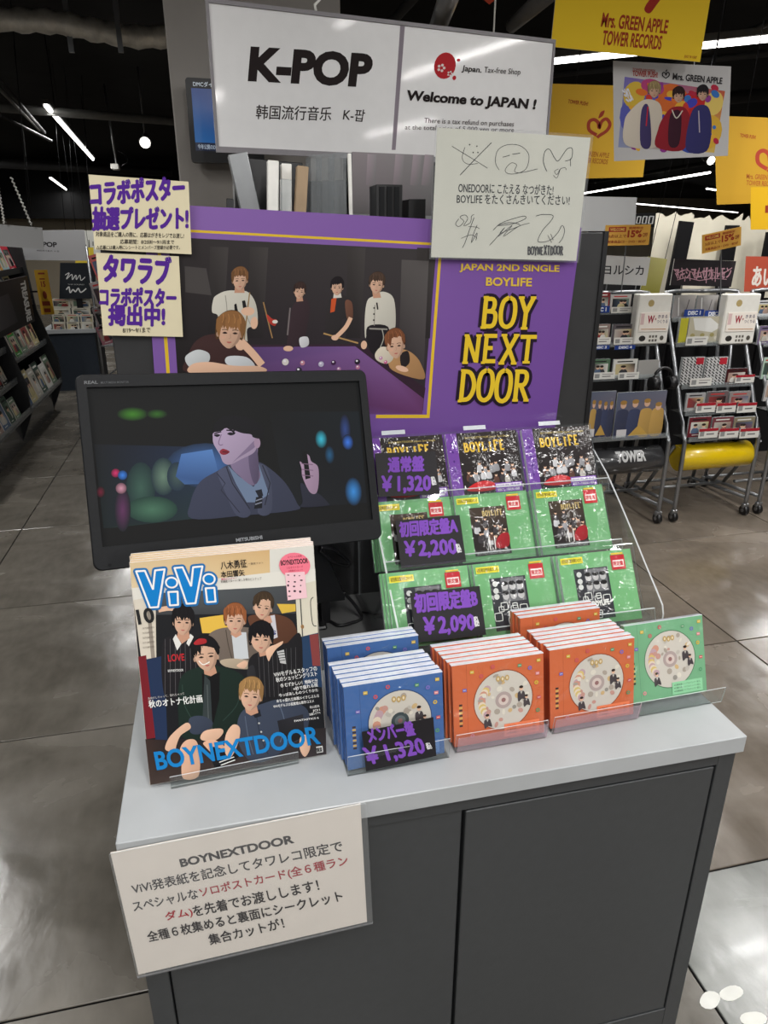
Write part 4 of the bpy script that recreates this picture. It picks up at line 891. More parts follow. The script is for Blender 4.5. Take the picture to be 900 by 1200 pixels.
# price cards in the rack
def pcard(cs, p0, n, lines, label, tax):
    M, W, H = quadM(cs, p0, n); t = thing('price_card', label, 'card', M, group='black price cards')
    sheet('card', W, H, .0012, t, mat('black_card', (30, 28, 31), .55, var=.05)); a = Art(cs, W, H)
    for ln in lines: a.text(*ln)
    a.text(tax[0], *tax[1:], (222, 222, 226), .03); a.build('writing', PRINT, t, y=-.0012)
PV = (128, 78, 186); nn = (0, -dz, dy)
def vr(x, y): return (420+x/2.5, 490+y/2.5)
def T_(s, x0, y0, x1, y1, h, b=.045): return (s, vr(x0, y0), vr(x1, y1), h/2.5, PV, b)
pcard([vr(46, 103), vr(225, 98), vr(238, 222), vr(62, 232)], (0, rows[0][0]-.021, rows[0][1]), nn, [T_('通常盤', 88, 160, 192, 156, 44), T_('￥1,320', 70, 222, 212, 218, 50)], 'black card priced 1,320 on the top tier of the clear rack', ('税込', vr(216, 198), vr(228, 196), 10))
pcard([vr(106, 299), vr(300, 285), vr(311, 420), vr(127, 442)], (0, rows[1][0]-.022, rows[1][1]), nn, [T_('初回限定盤A', 122, 350, 292, 338, 46), T_('￥2,200', 138, 414, 288, 404, 50)], 'black card priced 2,200 on the middle tier of the clear rack', ('税込', vr(288, 396), vr(300, 394), 10))
pcard([vr(149, 516), vr(355, 488), vr(373, 638), vr(170, 655)], (0, rows[2][0]-.022, rows[2][1]), nn, [T_('初回限定盤B', 166, 572, 348, 552, 54), T_('￥2,090', 192, 640, 338, 628, 54)], 'black card priced 2,090 on the bottom tier of the clear rack', ('税込', vr(338, 614), vr(352, 612), 12))
# small clear tabs on top of the first tier
for j, x in enumerate((.285, .445, .60)):
    Mk = frameM((x, rows[0][0]+.013+dy*.127, rows[0][1]+dz*.127), (1, 0, 0), (0, dy, dz))
    t = MB().box(0, 0, 0, .045, .001, .008).build('clear_tab', ACRYE, None, label='small clear plastic tab above the %s purple-edged CD' % ['leftmost', 'middle', 'rightmost'][j], cat='tab'); t.matrix_world = Mk

# ------------------------------------------------------------------ CD stacks at the counter's front
def stack(p, x, y, n, lb, gr, lean=.30, dx=-.0045, step=.0125, z=.9035, rz=.03, start=0):
    for k in range(n):
        th_ = lean-.004*k+R.uniform(-.006, .006)
        Z = Vector((0, math.sin(th_), math.cos(th_))); X = Vector((math.cos(rz+R.uniform(-.008, .008)), math.sin(rz), 0))
        cd(p, frameM((x+dx*k+R.uniform(-.0015, .0015), y+step*k, z), X, Z), lb % (['front one', 'second from front', 'third from front', 'fourth from front', 'fifth from front', 'sixth from front', 'seventh from front'][k+start]), gr)
stack(p_bl, .131, .784, 6, 'blue cased CD in the near blue row, %s', 'blue cased CDs on the counter', lean=.17, step=.0114, dx=-.0024)
stack(p_bl, .122, .886, 3, 'blue cased CD in the rear blue row, %s', 'blue cased CDs on the counter', lean=.17, step=.0112, dx=-.001)
stack(p_or, .288, .796, 6, 'orange cased CD in the left orange row, %s', 'orange cased CDs on the counter', lean=.2, step=.0112, dx=-.0022, rz=.015)
stack(p_or, .4445, .803, 6, 'orange cased CD in the right orange row, %s', 'orange cased CDs on the counter', lean=.2, step=.0112, dx=-.002, rz=.03)
stack(p_or, .438, .902, 3, 'orange cased CD in the rear orange row, %s', 'orange cased CDs on the counter', lean=.2, step=.0112, dx=-.001, rz=.02)
MB().box(.075, 1.04, .9002, .7265, 1.30, .9012).build('dark_sheet', mat('dark_sheet_grey', (92, 92, 92), .8), None, label='thin dark grey sheet on the counter under the clear rack', cat='mat')  # thin dark grey sheet over the rear part of the pale countertop
cd(p_gr, frameM((.587, .822, .910), (1, .03, 0), (0, .33, .95)), 'green cased CD in crinkled film at the counter right end', 'green cased CD')
def holder(x, y, w, label, hgt=.032, rz=.03):
    t = thing('cd_holder', label, 'stand', Matrix.Translation((x, y, .9)) @ Matrix.Rotation(rz, 4, 'Z'), group='clear CD holders')
    MB().prism([(0, 0, 0), (w, 0, 0), (w, -.004, hgt), (0, -.004, hgt)], (0, .0015, 0), 1).build('lip', [ACRY, ACRYE], t)
    MB().box(0, .0015, 0, w, .10, .002).build('base_plate', ACRY, t)
    MB().box(0, .098, .002, w, .1, .05).build('back_rest', ACRY, t)
holder(.1275, .7760, .149, 'clear holder in front of the blue CDs', .036, .035)
holder(.2875, .7880, .143, 'clear holder in front of the left orange CDs', .034, .015)
holder(.4430, .7950, .146, 'clear holder in front of the right orange CDs', .033, .03)
holder(.592, .8030, .152, 'clear holder under the single green CD', .03, .03)
for w_ in (('pale_label_strip', .2895, .7875, .141, 'pink tinted label strip in the left orange holder', .015), ('pale_label_strip', .4445, .7945, .144, 'pink tinted label strip in the right orange holder', .03)):
    t = MB().prism([(0, 0, .003), (w_[3], 0, .003), (w_[3], -.0035, .03), (0, -.0035, .03)], (0, .0004, 0)).build(w_[0], clear('pink_film', (.92, .78, .84, 1), .12), None, label=w_[4], cat='label', group='pink label strips'); t.matrix_world = Matrix.Translation((w_[1], w_[2]-.002, .9)) @ Matrix.Rotation(w_[5], 4, 'Z')
def vb(x, y): return (370+x/3.6, 700+y/3.6)
n3 = (0, -1, .12)
def T3(s, x0, y0, x1, y1, h): return (s, vb(x0, y0), vb(x1, y1), h/3.6, PV, .045)
pcard([vb(203, 569), vb(503, 500), vb(500, 672), vb(203, 730)], (0, .7725, .9), n3, [T3('メンバー盤', 228, 612, 418, 576, 60), T3('￥1,320', 214, 712, 456, 664, 78)], 'black card priced 1,320 in front of the blue CDs', ('税込', vb(462, 642), vb(484, 638), 8))

# ------------------------------------------------------------------ things on top of the gondola behind the poster
GY = 1.52
def vk(x, y): return (230+x/3., 150+y/3.)
def upright(name, label, cat, px, y, t, m, group=None, art=None, am=PRINTG, top=1.605, sub=None):
    """box whose front face covers the pixel quad TL,TR,BR,BL at depth y; base set down to `top` when given"""
    M, W, H = quadM(px, y=y); base = M.translation.z
    if top is not None:
        k = base-top; up = M.to_3x3() @ Vector((0, 0, 1)); H2 = H+k; M = M.copy(); M.translation = M.translation-up*k
    else: H2 = H
    o = thing(name, label, cat, M, group)
    MB().box(0, 0, 0, W, t, H2, bev=min(.001, t*.2)).build('body', m, o)
    if art: a = Art(px, W, H); art(a); q = a.build('print', am, o, y=0); q.location = (0, 0, H2-H)
    return o, M, W, H2
GREYB = mat('grey_metallic_box', (140, 142, 144), .3, .4); OFFW = mat('off_white_card', (240, 238, 232), .6); TANB = mat('tan_box', (170, 146, 118), .5)
PLST = clear('crystal_clear_case', (.9, .92, .93, 1), .14, .08, .2, 60)
upright('storage_case', 'large black case with a metallic grey side, left on the shelf top', 'case', [vk(135, 92), vk(372, 132), vk(372, 300), vk(135, 300)], 1.66, .12, BLKP)
upright('metal_box', 'metallic grey upright box beside the wall screen', 'box', [vk(140, 100), vk(208, 76), vk(196, 300), vk(134, 300)], 1.60, .05, GREYB)
upright('white_box', 'slim upright white box, taller of two, on the shelf top', 'box', [vk(262, 112), vk(298, 118), vk(282, 300), vk(242, 300)], GY, .03, OFFW, 'slim white boxes')
upright('white_box', 'slim upright white box, shorter of two, on the shelf top', 'box', [vk(308, 124), vk(342, 128), vk(330, 300), vk(294, 300)], GY+.02, .03, OFFW, 'slim white boxes')
upright('clear_case', 'small empty clear case in front of the white boxes', 'case', [vk(308, 178), vk(344, 184), vk(328, 300), vk(286, 300)], GY-.04, .02, PLST, 'clear cases on the shelf top')
upright('tan_box', 'slim tan box wrapped in film on the shelf top', 'box', [vk(362, 130), vk(404, 140), vk(378, 300), vk(342, 300)], GY, .03, TANB)
for k, (x0, x1, yt) in enumerate(((402, 440, 92), (440, 484, 88), (484, 528, 86))):
    upright('clear_case', 'tall clear case, %s of three behind the tan box' % ['left', 'middle', 'right'][k], 'case', [vk(x0+8, yt), vk(x1+8, yt+4), vk(x1-6, 300), vk(x0-6, 300)], GY+.03, .08, PLST, 'clear cases on the shelf top')
upright('black_crate', 'low black crate under the tall clear cases', 'crate', [vk(400, 190), vk(530, 180), vk(526, 300), vk(392, 300)], GY+.13, .05, BLKP)
upright('white_post', 'thin white post on the shelf top', 'post', [vk(544, 90), vk(556, 90), vk(540, 300), vk(528, 300)], GY, .008, OFFW)
def fadeart(a):
    a.view(230, 150, 3.); a.poly([(555, 85), (832, 95), (832, 310), (540, 300)], [(150, 140, 146), (140, 138, 140), (96, 94, 96), (110, 106, 108)])
    for x in (606, 700, 760, 800): a.poly([(x, 92), (x+30, 94), (x+22, 200), (x-10, 196)], [(176, 160, 170), (150, 146, 150), (120, 118, 120), (140, 128, 136)])
upright('picture_board', 'pale grey and pink framed board standing far back on the shelf', 'board', [vk(555, 85), vk(832, 95), vk(832, 310), vk(540, 300)], 1.80, .01, GREYB, None, fadeart)
o, M, W, H = upright('black_holder', 'ribbed black plastic holder left of the autographed card', 'holder', [vk(630, 198), vk(724, 200), vk(726, 312), vk(634, 312)], 1.45, .06, BLKP)
for x in (.12, .4, .68): MB().box(W*x, -.004, .004, W*(x+.18), 0, H-.004).build('rib', BEZEL, o)
upright('black_holder', 'plain low black holder touching the autographed card', 'holder', [vk(745, 250), vk(806, 250), vk(808, 316), vk(747, 316)], 1.45, .05, BLKP)
upright('black_clip', 'tiny black clip on the poster top edge near the wall screen', 'clip', [vk(106, 246), vk(132, 250), vk(130, 284), vk(106, 282)], 1.38, .01, BLKP, top=None)

# ------------------------------------------------------------------ small covers used in the background
PAL = [(196, 190, 182), (60, 62, 70), (150, 60, 60), (90, 110, 140), (210, 196, 150), (120, 140, 120), (30, 30, 34), (176, 150, 140), (224, 222, 218), (70, 90, 80)]
def mini(a, sd, x0=0, y0=0, x1=100, y1=100, bg=None):
    r = random.Random(sd); c = bg or r.choice(PAL); a.rect(x0, y0, x1, y1, c); w, h = x1-x0, y1-y0
    d = r.choice(PAL); a.poly([(x0+w*.1, y0+h*.25), (x0+w*.9, y0+h*.25), (x0+w*.9, y0+h*.8), (x0+w*.1, y0+h*.8)], [d, r.choice(PAL), r.choice(PAL), d])
    for k in range(2):
        cx = x0+w*r.uniform(.3, .7); cy = y0+h*.45; s = w*.11; a.blob([(cx-s*1.5, y0+h*.8), (cx-s, cy+s), (cx+s, cy+s), (cx+s*1.5, y0+h*.8)], r.choice(PAL)); a.ell(cx, cy, s*.8, s, SK, 8); a.ell(cx, cy-s*.5, s*.9, s*.6, (40, 30, 28), 8)
    a.line([(x0+w*.15, y0+h*.13), (x0+w*.8, y0+h*.13)], h*.06, r.choice([(240, 240, 236), (30, 30, 34), (200, 60, 60)])); a.line([(x0+w*.2, y0+h*.9), (x0+w*.6, y0+h*.9)], h*.03, (230, 230, 226))
UNIT = [(0, 0), (100, 0), (100, 100), (0, 100)]

# ------------------------------------------------------------------ right racks on castors
RX0 = 2.04; RW = .49
def ry(z): return 3.46+.39*(z-.49)/.8
def rack(x0, label, top=1.29, left=True):
    t = thing('rolling_rack', label, 'rack', (x0, 0, 0), group='rolling metal display racks'); x1 = RW
    def P(x, z, dy=0): return (x, ry(z)+dy, z)
    for x in (0, x1):
        MB().tube(smooth3([(x, 3.46, .05), (x, 3.46, .46), P(x, .54), P(x, .9), P(x, top-.05), (x+(.03 if x == 0 else -.03), ry(top), top), (x1/2, ry(top), top+.003)], 5), .012, 8).build('side_tube', STEEL, t)
        MB().tube([(x, 3.46, .11), (x, 3.98, .07)], .011, 8).build('foot_bar', STEEL, t)
        MB().tube([(x, 3.80, .09), (x, 3.55, .44)], .011, 8).build('brace', STEEL, t)
        MB().tube([(x, 3.98, .07), (x, 3.9, .6), (x, 3.99, 1.25)], .011, 8).build('rear_tube', STEEL, t)
        for yy in (3.46, 3.98):
            cst = MB().tube([(x-.014, yy, .03), (x+.014, yy, .03)], .03, 14).build('castor', BLKP, t)
            MB().tube([(x-.016, yy, .03), (x+.016, yy, .03)], .012, 10).build('hub', STEEL, cst)
            MB().box(x-.02, yy-.012, .045, x+.02, yy+.012, .075, bev=.004).build('fork', STEEL, cst)
    for (y, z) in ((3.98, .07), (3.70, .13)): MB().tube([(0, y, z), (x1, y, z)], .010, 8).build('cross_bar', STEEL, t)
    return t
SHZ = []
def onrack(px, py): return onpl(px, py, (0, 3.46, .49), (0, .8, -.39))
LIPM = clear('shelf_lip', (.9, .93, .93, 1), .1)
def rshelf(t, px, py, x0w, tilt=.13):
    p = onrack(px, py); z = p.z; y = p.y
    MB().box(.012, y-.015, z-.006, RW-.012, y+tilt, z).build('shelf', SHELFM, t)
    MB().box(.012, y-.018, z-.006, RW-.012, y-.0155, z+.022).build('shelf_lip', LIPM, t); return y, z
racks = []
R1 = rack(RX0-.06, 'left rolling rack with dark cylinder and blue sleeve albums'); R2 = rack(RX0+.535, 'middle rolling rack with yellow cylinder'); R3 = rack(RX0+1.12, 'right rolling rack cut by the frame edge')
def item(name, label, cat, px0, py0, px1, py1, sd, t=.012, bg=None, art=None, body=CASEC, group=None, m=PRINTC, lean=.0, off=0.0):
    b = onrack((px0+px1)/2, py1); y = b.y-off
    A_, B_, D_ = ony(px0, py1, y), ony(px1, py1, y), ony(px0, py0, y); W = (B_-A_).length; H = (D_-A_).length; H = min(H, D_.z-A_.z+.0)
    z0 = b.z
    o = thing(name, label, cat, Matrix.Translation((A_.x, y, z0+.001)) @ Matrix.Rotation(-lean, 4, 'X'), group)
    MB().box(0, 0, 0, W, t, H).build('body', body, o); a = Art(UNIT, W, H)
    if art: art(a)
    else: mini(a, sd, bg=bg)
    a.build('print', m, o); return o
def tagart(a):
    a.rect(0, 0, 100, 100, (228, 226, 222)); a.line([(40, 28), (92, 28)], 10, (150, 146, 146)); a.line([(40, 60), (80, 60)], 14, (120, 116, 118)); a.rect(6, 20, 28, 80, (150, 150, 150))
def redtag(a): tagart(a); a.rect(0, 0, 100, 30, (170, 36, 50))
def tag(px0, py0, px1, py1, label, red=False, art=None):
    b = onrack((px0+px1)/2, py1); y = b.y-.022
    A_, B_, D_ = ony(px0, py1, y), ony(px1, py1, y), ony(px0, py0, y); W = (B_-A_).length; H = (D_-A_).length
    o = thing('price_tag', label, 'tag', Matrix.Translation((A_.x, y, A_.z)), 'shelf price tags on the rolling racks')
    MB().box(0, 0, 0, W, .001, H).build('card', PAPER, o); a = Art(UNIT, W, H); (art or (redtag if red else tagart))(a); a.build('print', PRINT, o)
def disc(a, t='DISC 1'):
    a.rect(0, 0, 100, 100, (40, 66, 140)); a.text(t, (20, 80), (84, 80), 60, (226, 228, 236), .05)
# middle rack
xw = RX0
for (px, py) in ((815, 375), (820, 404), (825, 453), (830, 484), (835, 514)): rshelf(R2, px, py, xw)
def bw(a):
    a.rect(0, 0, 100, 100, (210, 210, 212)); r = random.Random(2)
    for k in range(60): x, y = (k % 6)*17+6, (k//6)*10+5; a.line([(x-5, y-4+r.uniform(-2, 2)), (x+6, y+5)], 4, (28, 28, 30))
    a.rect(62, 2, 96, 26, (190, 44, 60))
def clearish(a): a.poly([(0, 0), (100, 0), (100, 100), (0, 100)], [(150, 148, 148), (196, 192, 190), (130, 126, 130), (166, 160, 160)]); a.line([(20, 10), (30, 90)], 5, (220, 220, 220)); a.line([(70, 20), (60, 80)], 4, (96, 90, 92))
G2 = 'CDs on the middle rolling rack'; G1 = 'CDs on the left rolling rack'; G3 = 'CDs on the right rolling rack'
item('cd_case', 'milky clear CD case at the top left of the middle rolling rack', 'cd', 787, 346, 812, 373, 1, art=clearish, group=G2)
item('cd_case', 'milky clear CD case beside the white player, middle rolling rack', 'cd', 814, 346, 838, 373, 2, art=clearish, group=G2)
item('cd_box', 'pale floral CD box under the blue disc label, middle rack', 'cd', 804, 371, 844, 402, 3, t=.03, art=lambda a: (a.rect(0, 0, 100, 100, (196, 190, 170)), a.poly([(10, 5), (60, 5), (95, 40), (70, 60), (20, 50)], (236, 236, 234)), [a.ell(15+k*14, 70+(k % 2)*12, 7, 8, [(170, 160, 110), (220, 216, 206)][k % 2], 8) for k in range(6)]), group=G2)
item('cd_box', 'thin yellow spine box at the left, middle rolling rack', 'cd', 794, 373, 803, 402, 4, t=.02, art=lambda a: a.rect(0, 0, 100, 100, (196, 190, 60)), group=G2)
for k, (x0, x1) in enumerate(((796, 821), (823, 848))): item('cd_case', 'black and white patterned CD, %s of two on the middle rack' % ['left', 'right'][k], 'cd', x0, 419, x1, 451, 5, art=bw, group=G2, t=.02)
item('cd_case', 'dark red small CD on the third shelf of the middle rack', 'cd', 849, 432, 873, 451, 11, bg=(70, 20, 26), group=G2)
for k, (x0, y0, x1, c, nm_) in enumerate(((802, 461, 824, (170, 170, 172), 'grey'), (826, 459, 850, (110, 96, 100), 'dusky'), (852, 459, 876, (150, 140, 140), 'silvery'))):
    item('cd_case', '%s CD on the fourth shelf of the middle rack' % nm_, 'cd', x0, y0, x1, 482, 20+k, bg=c, group=G2)
for k, (x0, x1, c, nm_) in enumerate(((805, 830, (110, 34, 46), 'wine red'), (832, 856, (120, 60, 70), 'rose'), (857, 881, (140, 130, 110), 'khaki'))):
    item('cd_case', '%s CD on the lowest shelf of the middle rack' % nm_, 'cd', x0, 489, x1, 512, 30+k, bg=c, group=G2)
tag(801, 363, 824, 371, 'left blue disc label on the middle rack top shelf', art=lambda a: disc(a)); tag(825, 364, 848, 372, 'right blue disc label on the middle rack top shelf', art=lambda a: disc(a, 'DISC 2'))
tag(803, 395, 828, 405, 'white price tag below the pale floral CD box')
tag(808, 444, 833, 453, 'white price tag below the left patterned CD'); tag(861, 440, 883, 449, 'red and white tag below the dark red small CD', True)
for k, (x0, x1) in enumerate(((815, 837), (839, 861), (863, 885))): tag(x0, 473, x1, 484, 'red and white tag, %s on the middle rack fourth shelf' % ['left', 'middle', 'right'][k], True); tag(x0+3, 503, x1+3, 514, 'red and white tag, %s on the middle rack lowest shelf' % ['left', 'middle', 'right'][k], True)
def player(x0, y0, x1, y1, label):
    b = onrack((x0+x1)/2, y1); y = b.y-.03; A_, B_, D_ = ony(x0, y1, y), ony(x1, y1, y), ony(x0, y0, y); W = B_.x-A_.x; H = D_.z-A_.z
    o = thing('listening_station', label, 'player', (A_.x, y, A_.z), 'white listening stations'); MB().box(0, 0, 0, W, .06, H, bev=.006).build('body', WHITEP, o)
    MB().box(W*.1, -.004, H*.26, W*.95, 0, H*.64).build('card', PAPER, o)
    a = Art(UNIT, W, H); a.ell(38, 18, 9, 7, (180, 160, 110), 12); a.view(0, 0, 1); a.ell(24, 88, 10, 6, (50, 48, 46), 12)
    for i in range(3):
        for j in range(2): a.rect(44+i*9, 82+j*8, 50+i*9, 87+j*8, (110, 106, 100))
    a.ell(82, 88, 6, 5, (90, 86, 80), 10); a.build('controls', PRINT, o)
    a = Art(UNIT, W, H); a.rect(12, 38, 22, 60, (220, 190, 190)); a.text('W', (32, 58), (52, 58), 16, (160, 40, 60), .04); a.text('+', (53, 52), (58, 52), 5, (160, 40, 60), .03); a.text('きまる', (62, 48), (90, 48), 7, (90, 86, 110), .02); a.text('つくりる', (60, 58), (92, 58), 7, (90, 86, 110), .02); a.line([(16, 69), (90, 70)], 1.5, (190, 140, 90)); a.build('print', PRINT, o, y=-.004)
player(843, 345, 882, 404, 'white listening station on the middle rolling rack'); player(742, 345, 781, 404, 'white listening station on the left rolling rack')
# left rack
for (px, py) in ((715, 367), (718, 405), (722, 444), (730, 514)): rshelf(R1, px, py, xw)
for k, (x0, y0, x1, y1, c, nm_) in enumerate(((696, 343, 713, 365, (140, 50, 54), 'red banded CD at the top left'), (714, 345, 738, 365, (206, 200, 200), 'white CD at the top'), (694, 380, 713, 403, (150, 130, 126), 'tan CD second shelf left'), (716, 380, 741, 403, (96, 90, 96), 'grey CD second shelf right'), (691, 421, 713, 443, (90, 120, 96), 'green CD third shelf'), (717, 421, 745, 443, (222, 220, 216), 'white box CD third shelf'))):
    item('cd_case', nm_+' of the left rolling rack', 'cd', x0, y0, x1, y1, 40+k, bg=c, group=G1)
item('blank_card', 'plain grey card behind the headphones on the left rack', 'card', 746, 422, 770, 443, 1, art=lambda a: a.rect(0, 0, 100, 100, (170, 168, 166)), t=.004)
tag(690, 359, 714, 367, 'blue disc 1 label on the left rack top shelf', art=lambda a: disc(a)); tag(716, 360, 740, 367, 'white price tag on the left rack top shelf')
tag(692, 396, 715, 404, 'white price tag, left on the left rack second shelf'); tag(719, 396, 743, 404, 'white price tag, right on the left rack second shelf')
tag(692, 405, 714, 410, 'left blue disc label hanging from the left rack second shelf', art=lambda a: disc(a, 'DISC 3')); tag(720, 405, 744, 410, 'right blue disc label hanging from the left rack second shelf', art=lambda a: disc(a, 'DISC 4'))
tag(695, 437, 720, 445, 'white price tag, left on the left rack third shelf'); tag(724, 437, 748, 445, 'white price tag, right on the left rack third shelf')
def bigart(a, sd=3):
    r = random.Random(sd); a.poly([(0, 0), (100, 0), (100, 100), (0, 100)], [(96, 104, 126), (110, 112, 130), (120, 104, 120), (88, 92, 120)])
    for k in range(4):
        x = 14+k*24; y = 22+r.uniform(-6, 6); a.blob([(x-12, 95), (x-13, 55), (x-9, 38), (x+9, 38), (x+13, 55), (x+12, 95)], r.choice([(64, 72, 104), (196, 158, 90), (84, 76, 110), (60, 66, 92)])); a.ell(x, y+8, 6, 8, SK, 10); a.ell(x, y+3, 7, 5, (170, 130, 70), 10)
    a.poly([(30, 95), (50, 72), (72, 95)], (206, 166, 84)); a.rect(6, 80, 26, 97, (224, 220, 224))
for k, (x0, x1, sd, lb) in enumerate(((688, 716, 3, 'narrow'), (718, 774, 8, 'wide'))): item('album_sleeve', '%s blue and gold boy group album sleeve on the left rack' % lb, 'album', x0, 459, x1, 513, sd, art=lambda a, sd=sd: bigart(a, sd), t=.01, group='blue and gold album sleeves')
# headphones
hp = onrack(768, 446); t = thing('headphones', 'black over-ear headphones hanging on the left rolling rack', 'headphones', (hp.x-.0, hp.y-.07, hp.z))
for sx in (-.055, .055): c_ = MB().tube([(sx-.02, 0, 0), (sx+.02, 0, 0)], [.036, .04], 16).build('ear_cup', BLKP, t); MB().tube([(sx-(.02 if sx > 0 else -.02), 0, 0), (sx*.55, 0, 0)], [.036, .032], 16).build('cushion', BLKM, c_)
MB().tube([(.06*math.cos(math.pi*k/12), 0, .02+.065*math.sin(math.pi*k/12)) for k in range(13)], .009, 8).build('head_band', BLKP, t)
# cylinders
def cyl(x0, x1, y, z, r, m, label, txt=None, rack_=None):
    o = thing('sign_cylinder', label, 'cylinder', (x0, y, z), 'large cylinders under the racks'); L = x1-x0
    pts = []; rr = []
    for (x, q) in ((0, r*.9), (.006, r), (L-.006, r), (L, r*.9)): pts.append((x, 0, 0)); rr.append(q)
    MB().tube(pts, rr, 32).build('drum', m, o)
    for x in (L*.2, L*.8): MB().box(x-.01, -.01, r*.9, x+.01, .01, r+.04).build('hanger', BLKM, o)
    if txt:   # lettering wraps the drum
        vs, fs = textmesh(txt, .05); me = bpy.data.meshes.new('lettering')
        b_ = bmesh.new(); q_ = bpy.data.meshes.new('tmp'); q_.from_pydata([(a, b, 0) for a, b in vs], [], fs); b_.from_mesh(q_)
        bmesh.ops.subdivide_edges(b_, edges=[e for e in b_.edges if e.calc_length() > .15], cuts=5, use_grid_fill=True); bmesh.ops.triangulate(b_, faces=b_.faces); b_.verts.index_update(); vs = [(v.co.x, v.co.y) for v in b_.verts]; fs = [tuple(v.index for v in f.verts) for f in b_.faces]
        me.from_pydata([(L*.3+a*L*.42, -(r+.0012)*math.cos(1.0-(1-b)*.9+0.05), (r+.0012)*math.sin(1.0-(1-b)*.9+.05)) for a, b in vs], [], fs)
        me.materials.append(mat('white_ink', (190, 190, 190), .5)); link(bpy.data.objects.new('lettering', me), o)
YEL = mat('yellow_drum', (220, 186, 16), .3, coat=.5, var=.03); DRUM = mat('dark_drum', (52, 52, 54), .25, coat=.6)
q0 = ony(787, 533, 3.53); q1 = ony(886, 533, 3.53)
cyl(RX0+.545, RX0+1.02, 3.53, .375, .078, YEL, 'big glossy yellow cylinder slung under the middle rack')
cyl(RX0-.02, RX0+.42, 3.53, .385, .078, DRUM, 'dark cylinder with white lettering slung under the left rack', 'TOWER')
# right rack
for (px, py) in ((890, 373), (893, 405), (896, 445), (897, 483)): rshelf(R3, px, py, xw)
for k, (x0, y0, x1, y1, c, nm_) in enumerate(((885, 352, 902, 371, (214, 216, 222), 'white and blue CD at the top'), (887, 382, 904, 404, (120, 104, 140), 'violet CD second shelf'), (891, 419, 906, 444, (180, 206, 190), 'mint CD third shelf'), (894, 446, 908, 470, (200, 196, 196), 'white and red CD fourth shelf'))):
    item('cd_case', nm_+' of the right rolling rack', 'cd', x0, y0, x1, y1, 60+k, bg=c, group=G3)
# name plates on top
def plate(cs, y, label, draw, name='name_plate', cat='sign', grp='artist name plates on the racks', m=PRINTG, t=.006, body=None, post=None, wires_=False):
    M, W, H = quadM(cs, y=y); o = thing(name, label, cat, M, grp)
    if wires_:
        for p in (.1, .9): MB().tube([(W*p, .002, H), (W*p, .002, 3.2-M.translation.z)], .002, 5).build('wire', BLKM, o)
    MB().box(0, 0, 0, W, t, H).build('plate', body or WHITEP, o); a = Art(cs, W, H); draw(a); a.build('print', m, o)
    if post:
        for p in post: MB().box(W*p-.003, .001, -.06 if len(post) > 1 else -.26, W*p+.003, .004, 0).build('post', STEEL, o)
    return o, M, W, H
def p1(a): a.view(660, 240, 3.75); a.poly([(166, 222), (382, 230), (366, 356), (150, 346)], (206, 206, 208)); a.text('ヨルシカ', (176, 304), (352, 308), 40, (40, 40, 46), .02)
plate([(704.3, 299.2), (761.8, 301.3), (757.6, 335), (700, 332.3)], 3.86, 'grey name plate with four black katakana on the left rack', p1, post=(.2, .8))
def p2(a):
    a.view(660, 240, 3.75); a.poly([(492, 236), (756, 248), (742, 360), (468, 354)], (46, 42, 46)); r = random.Random(8); c = (206, 160, 176)
    a.text('マキシマムザホルモン', (490, 326), (738, 322), 50, c, .02)
    for k in range(12): x = 500+k*19; a.line([(x, 300+r.uniform(-20, 10)), (x+r.uniform(-8, 14), 326+r.uniform(-4, 18))], 3.5, c)
    a.line([(486, 280), (500, 300), (540, 284), (580, 300), (640, 290), (700, 304), (740, 276)], 3.5, c); a.line([(500, 330), (540, 318), (600, 332), (660, 322), (720, 326)], 3, c)
plate([(791.2, 303), (861.6, 306), (857.8, 336), (784.8, 334.4)], 3.86, 'dark name plate with pink jagged lettering on the middle rack', p2, post=(.2, .8))
def p3(a): a.view(660, 240, 3.75); a.rect(800, 230, 1010, 380, (190, 86, 66)); a.text('あいみょん', (832, 356), (1060, 362), 84, (240, 232, 226), .03)
plate([(883.5, 306), (936, 308), (933, 340), (879, 337)], 3.86, 'red name plate with white hiragana at the right frame edge', p3, post=(.2, .8))
def coupon(cs, y, label):
    def d(a):
        (x0, y0), (x1, y1), (x2, y2), (x3, y3) = cs; A2 = homog([(0, 0), (100, 0), (100, 100), (0, 100)], cs); a.M = a.M @ A2
        a.rect(0, 0, 100, 100, (236, 182, 84)); a.rect(8, 10, 46, 34, (176, 50, 40)); a.text('WELCOME', (11, 29), (43, 29), 14, (240, 200, 110), .03)
        a.text('3点以上で', (8, 62), (48, 62), 16, (150, 60, 30), .02); a.text('15%', (50, 62), (82, 62), 36, (170, 60, 36), .05); a.text('OFF', (84, 60), (95, 60), 20, (150, 60, 36), .03); a.text('対象商品CD・DVD・BDが', (8, 88), (92, 88), 14, (160, 60, 34), .02); a.text('期間限定', (52, 22), (84, 22), 12, (170, 60, 36), .02)
    plate(cs, y, label, d, 'discount_card', 'card', 'orange 15 percent cards', PRINTG, .001, PAPER, post=(.5,))
coupon([(708, 264), (762, 263), (761, 287), (709, 288)], 3.80, 'orange 15% card clipped upright above the left rack')
coupon([(821, 276), (867, 266), (870, 287), (824, 297)], 3.80, 'orange 15% card tilted above the middle rack')
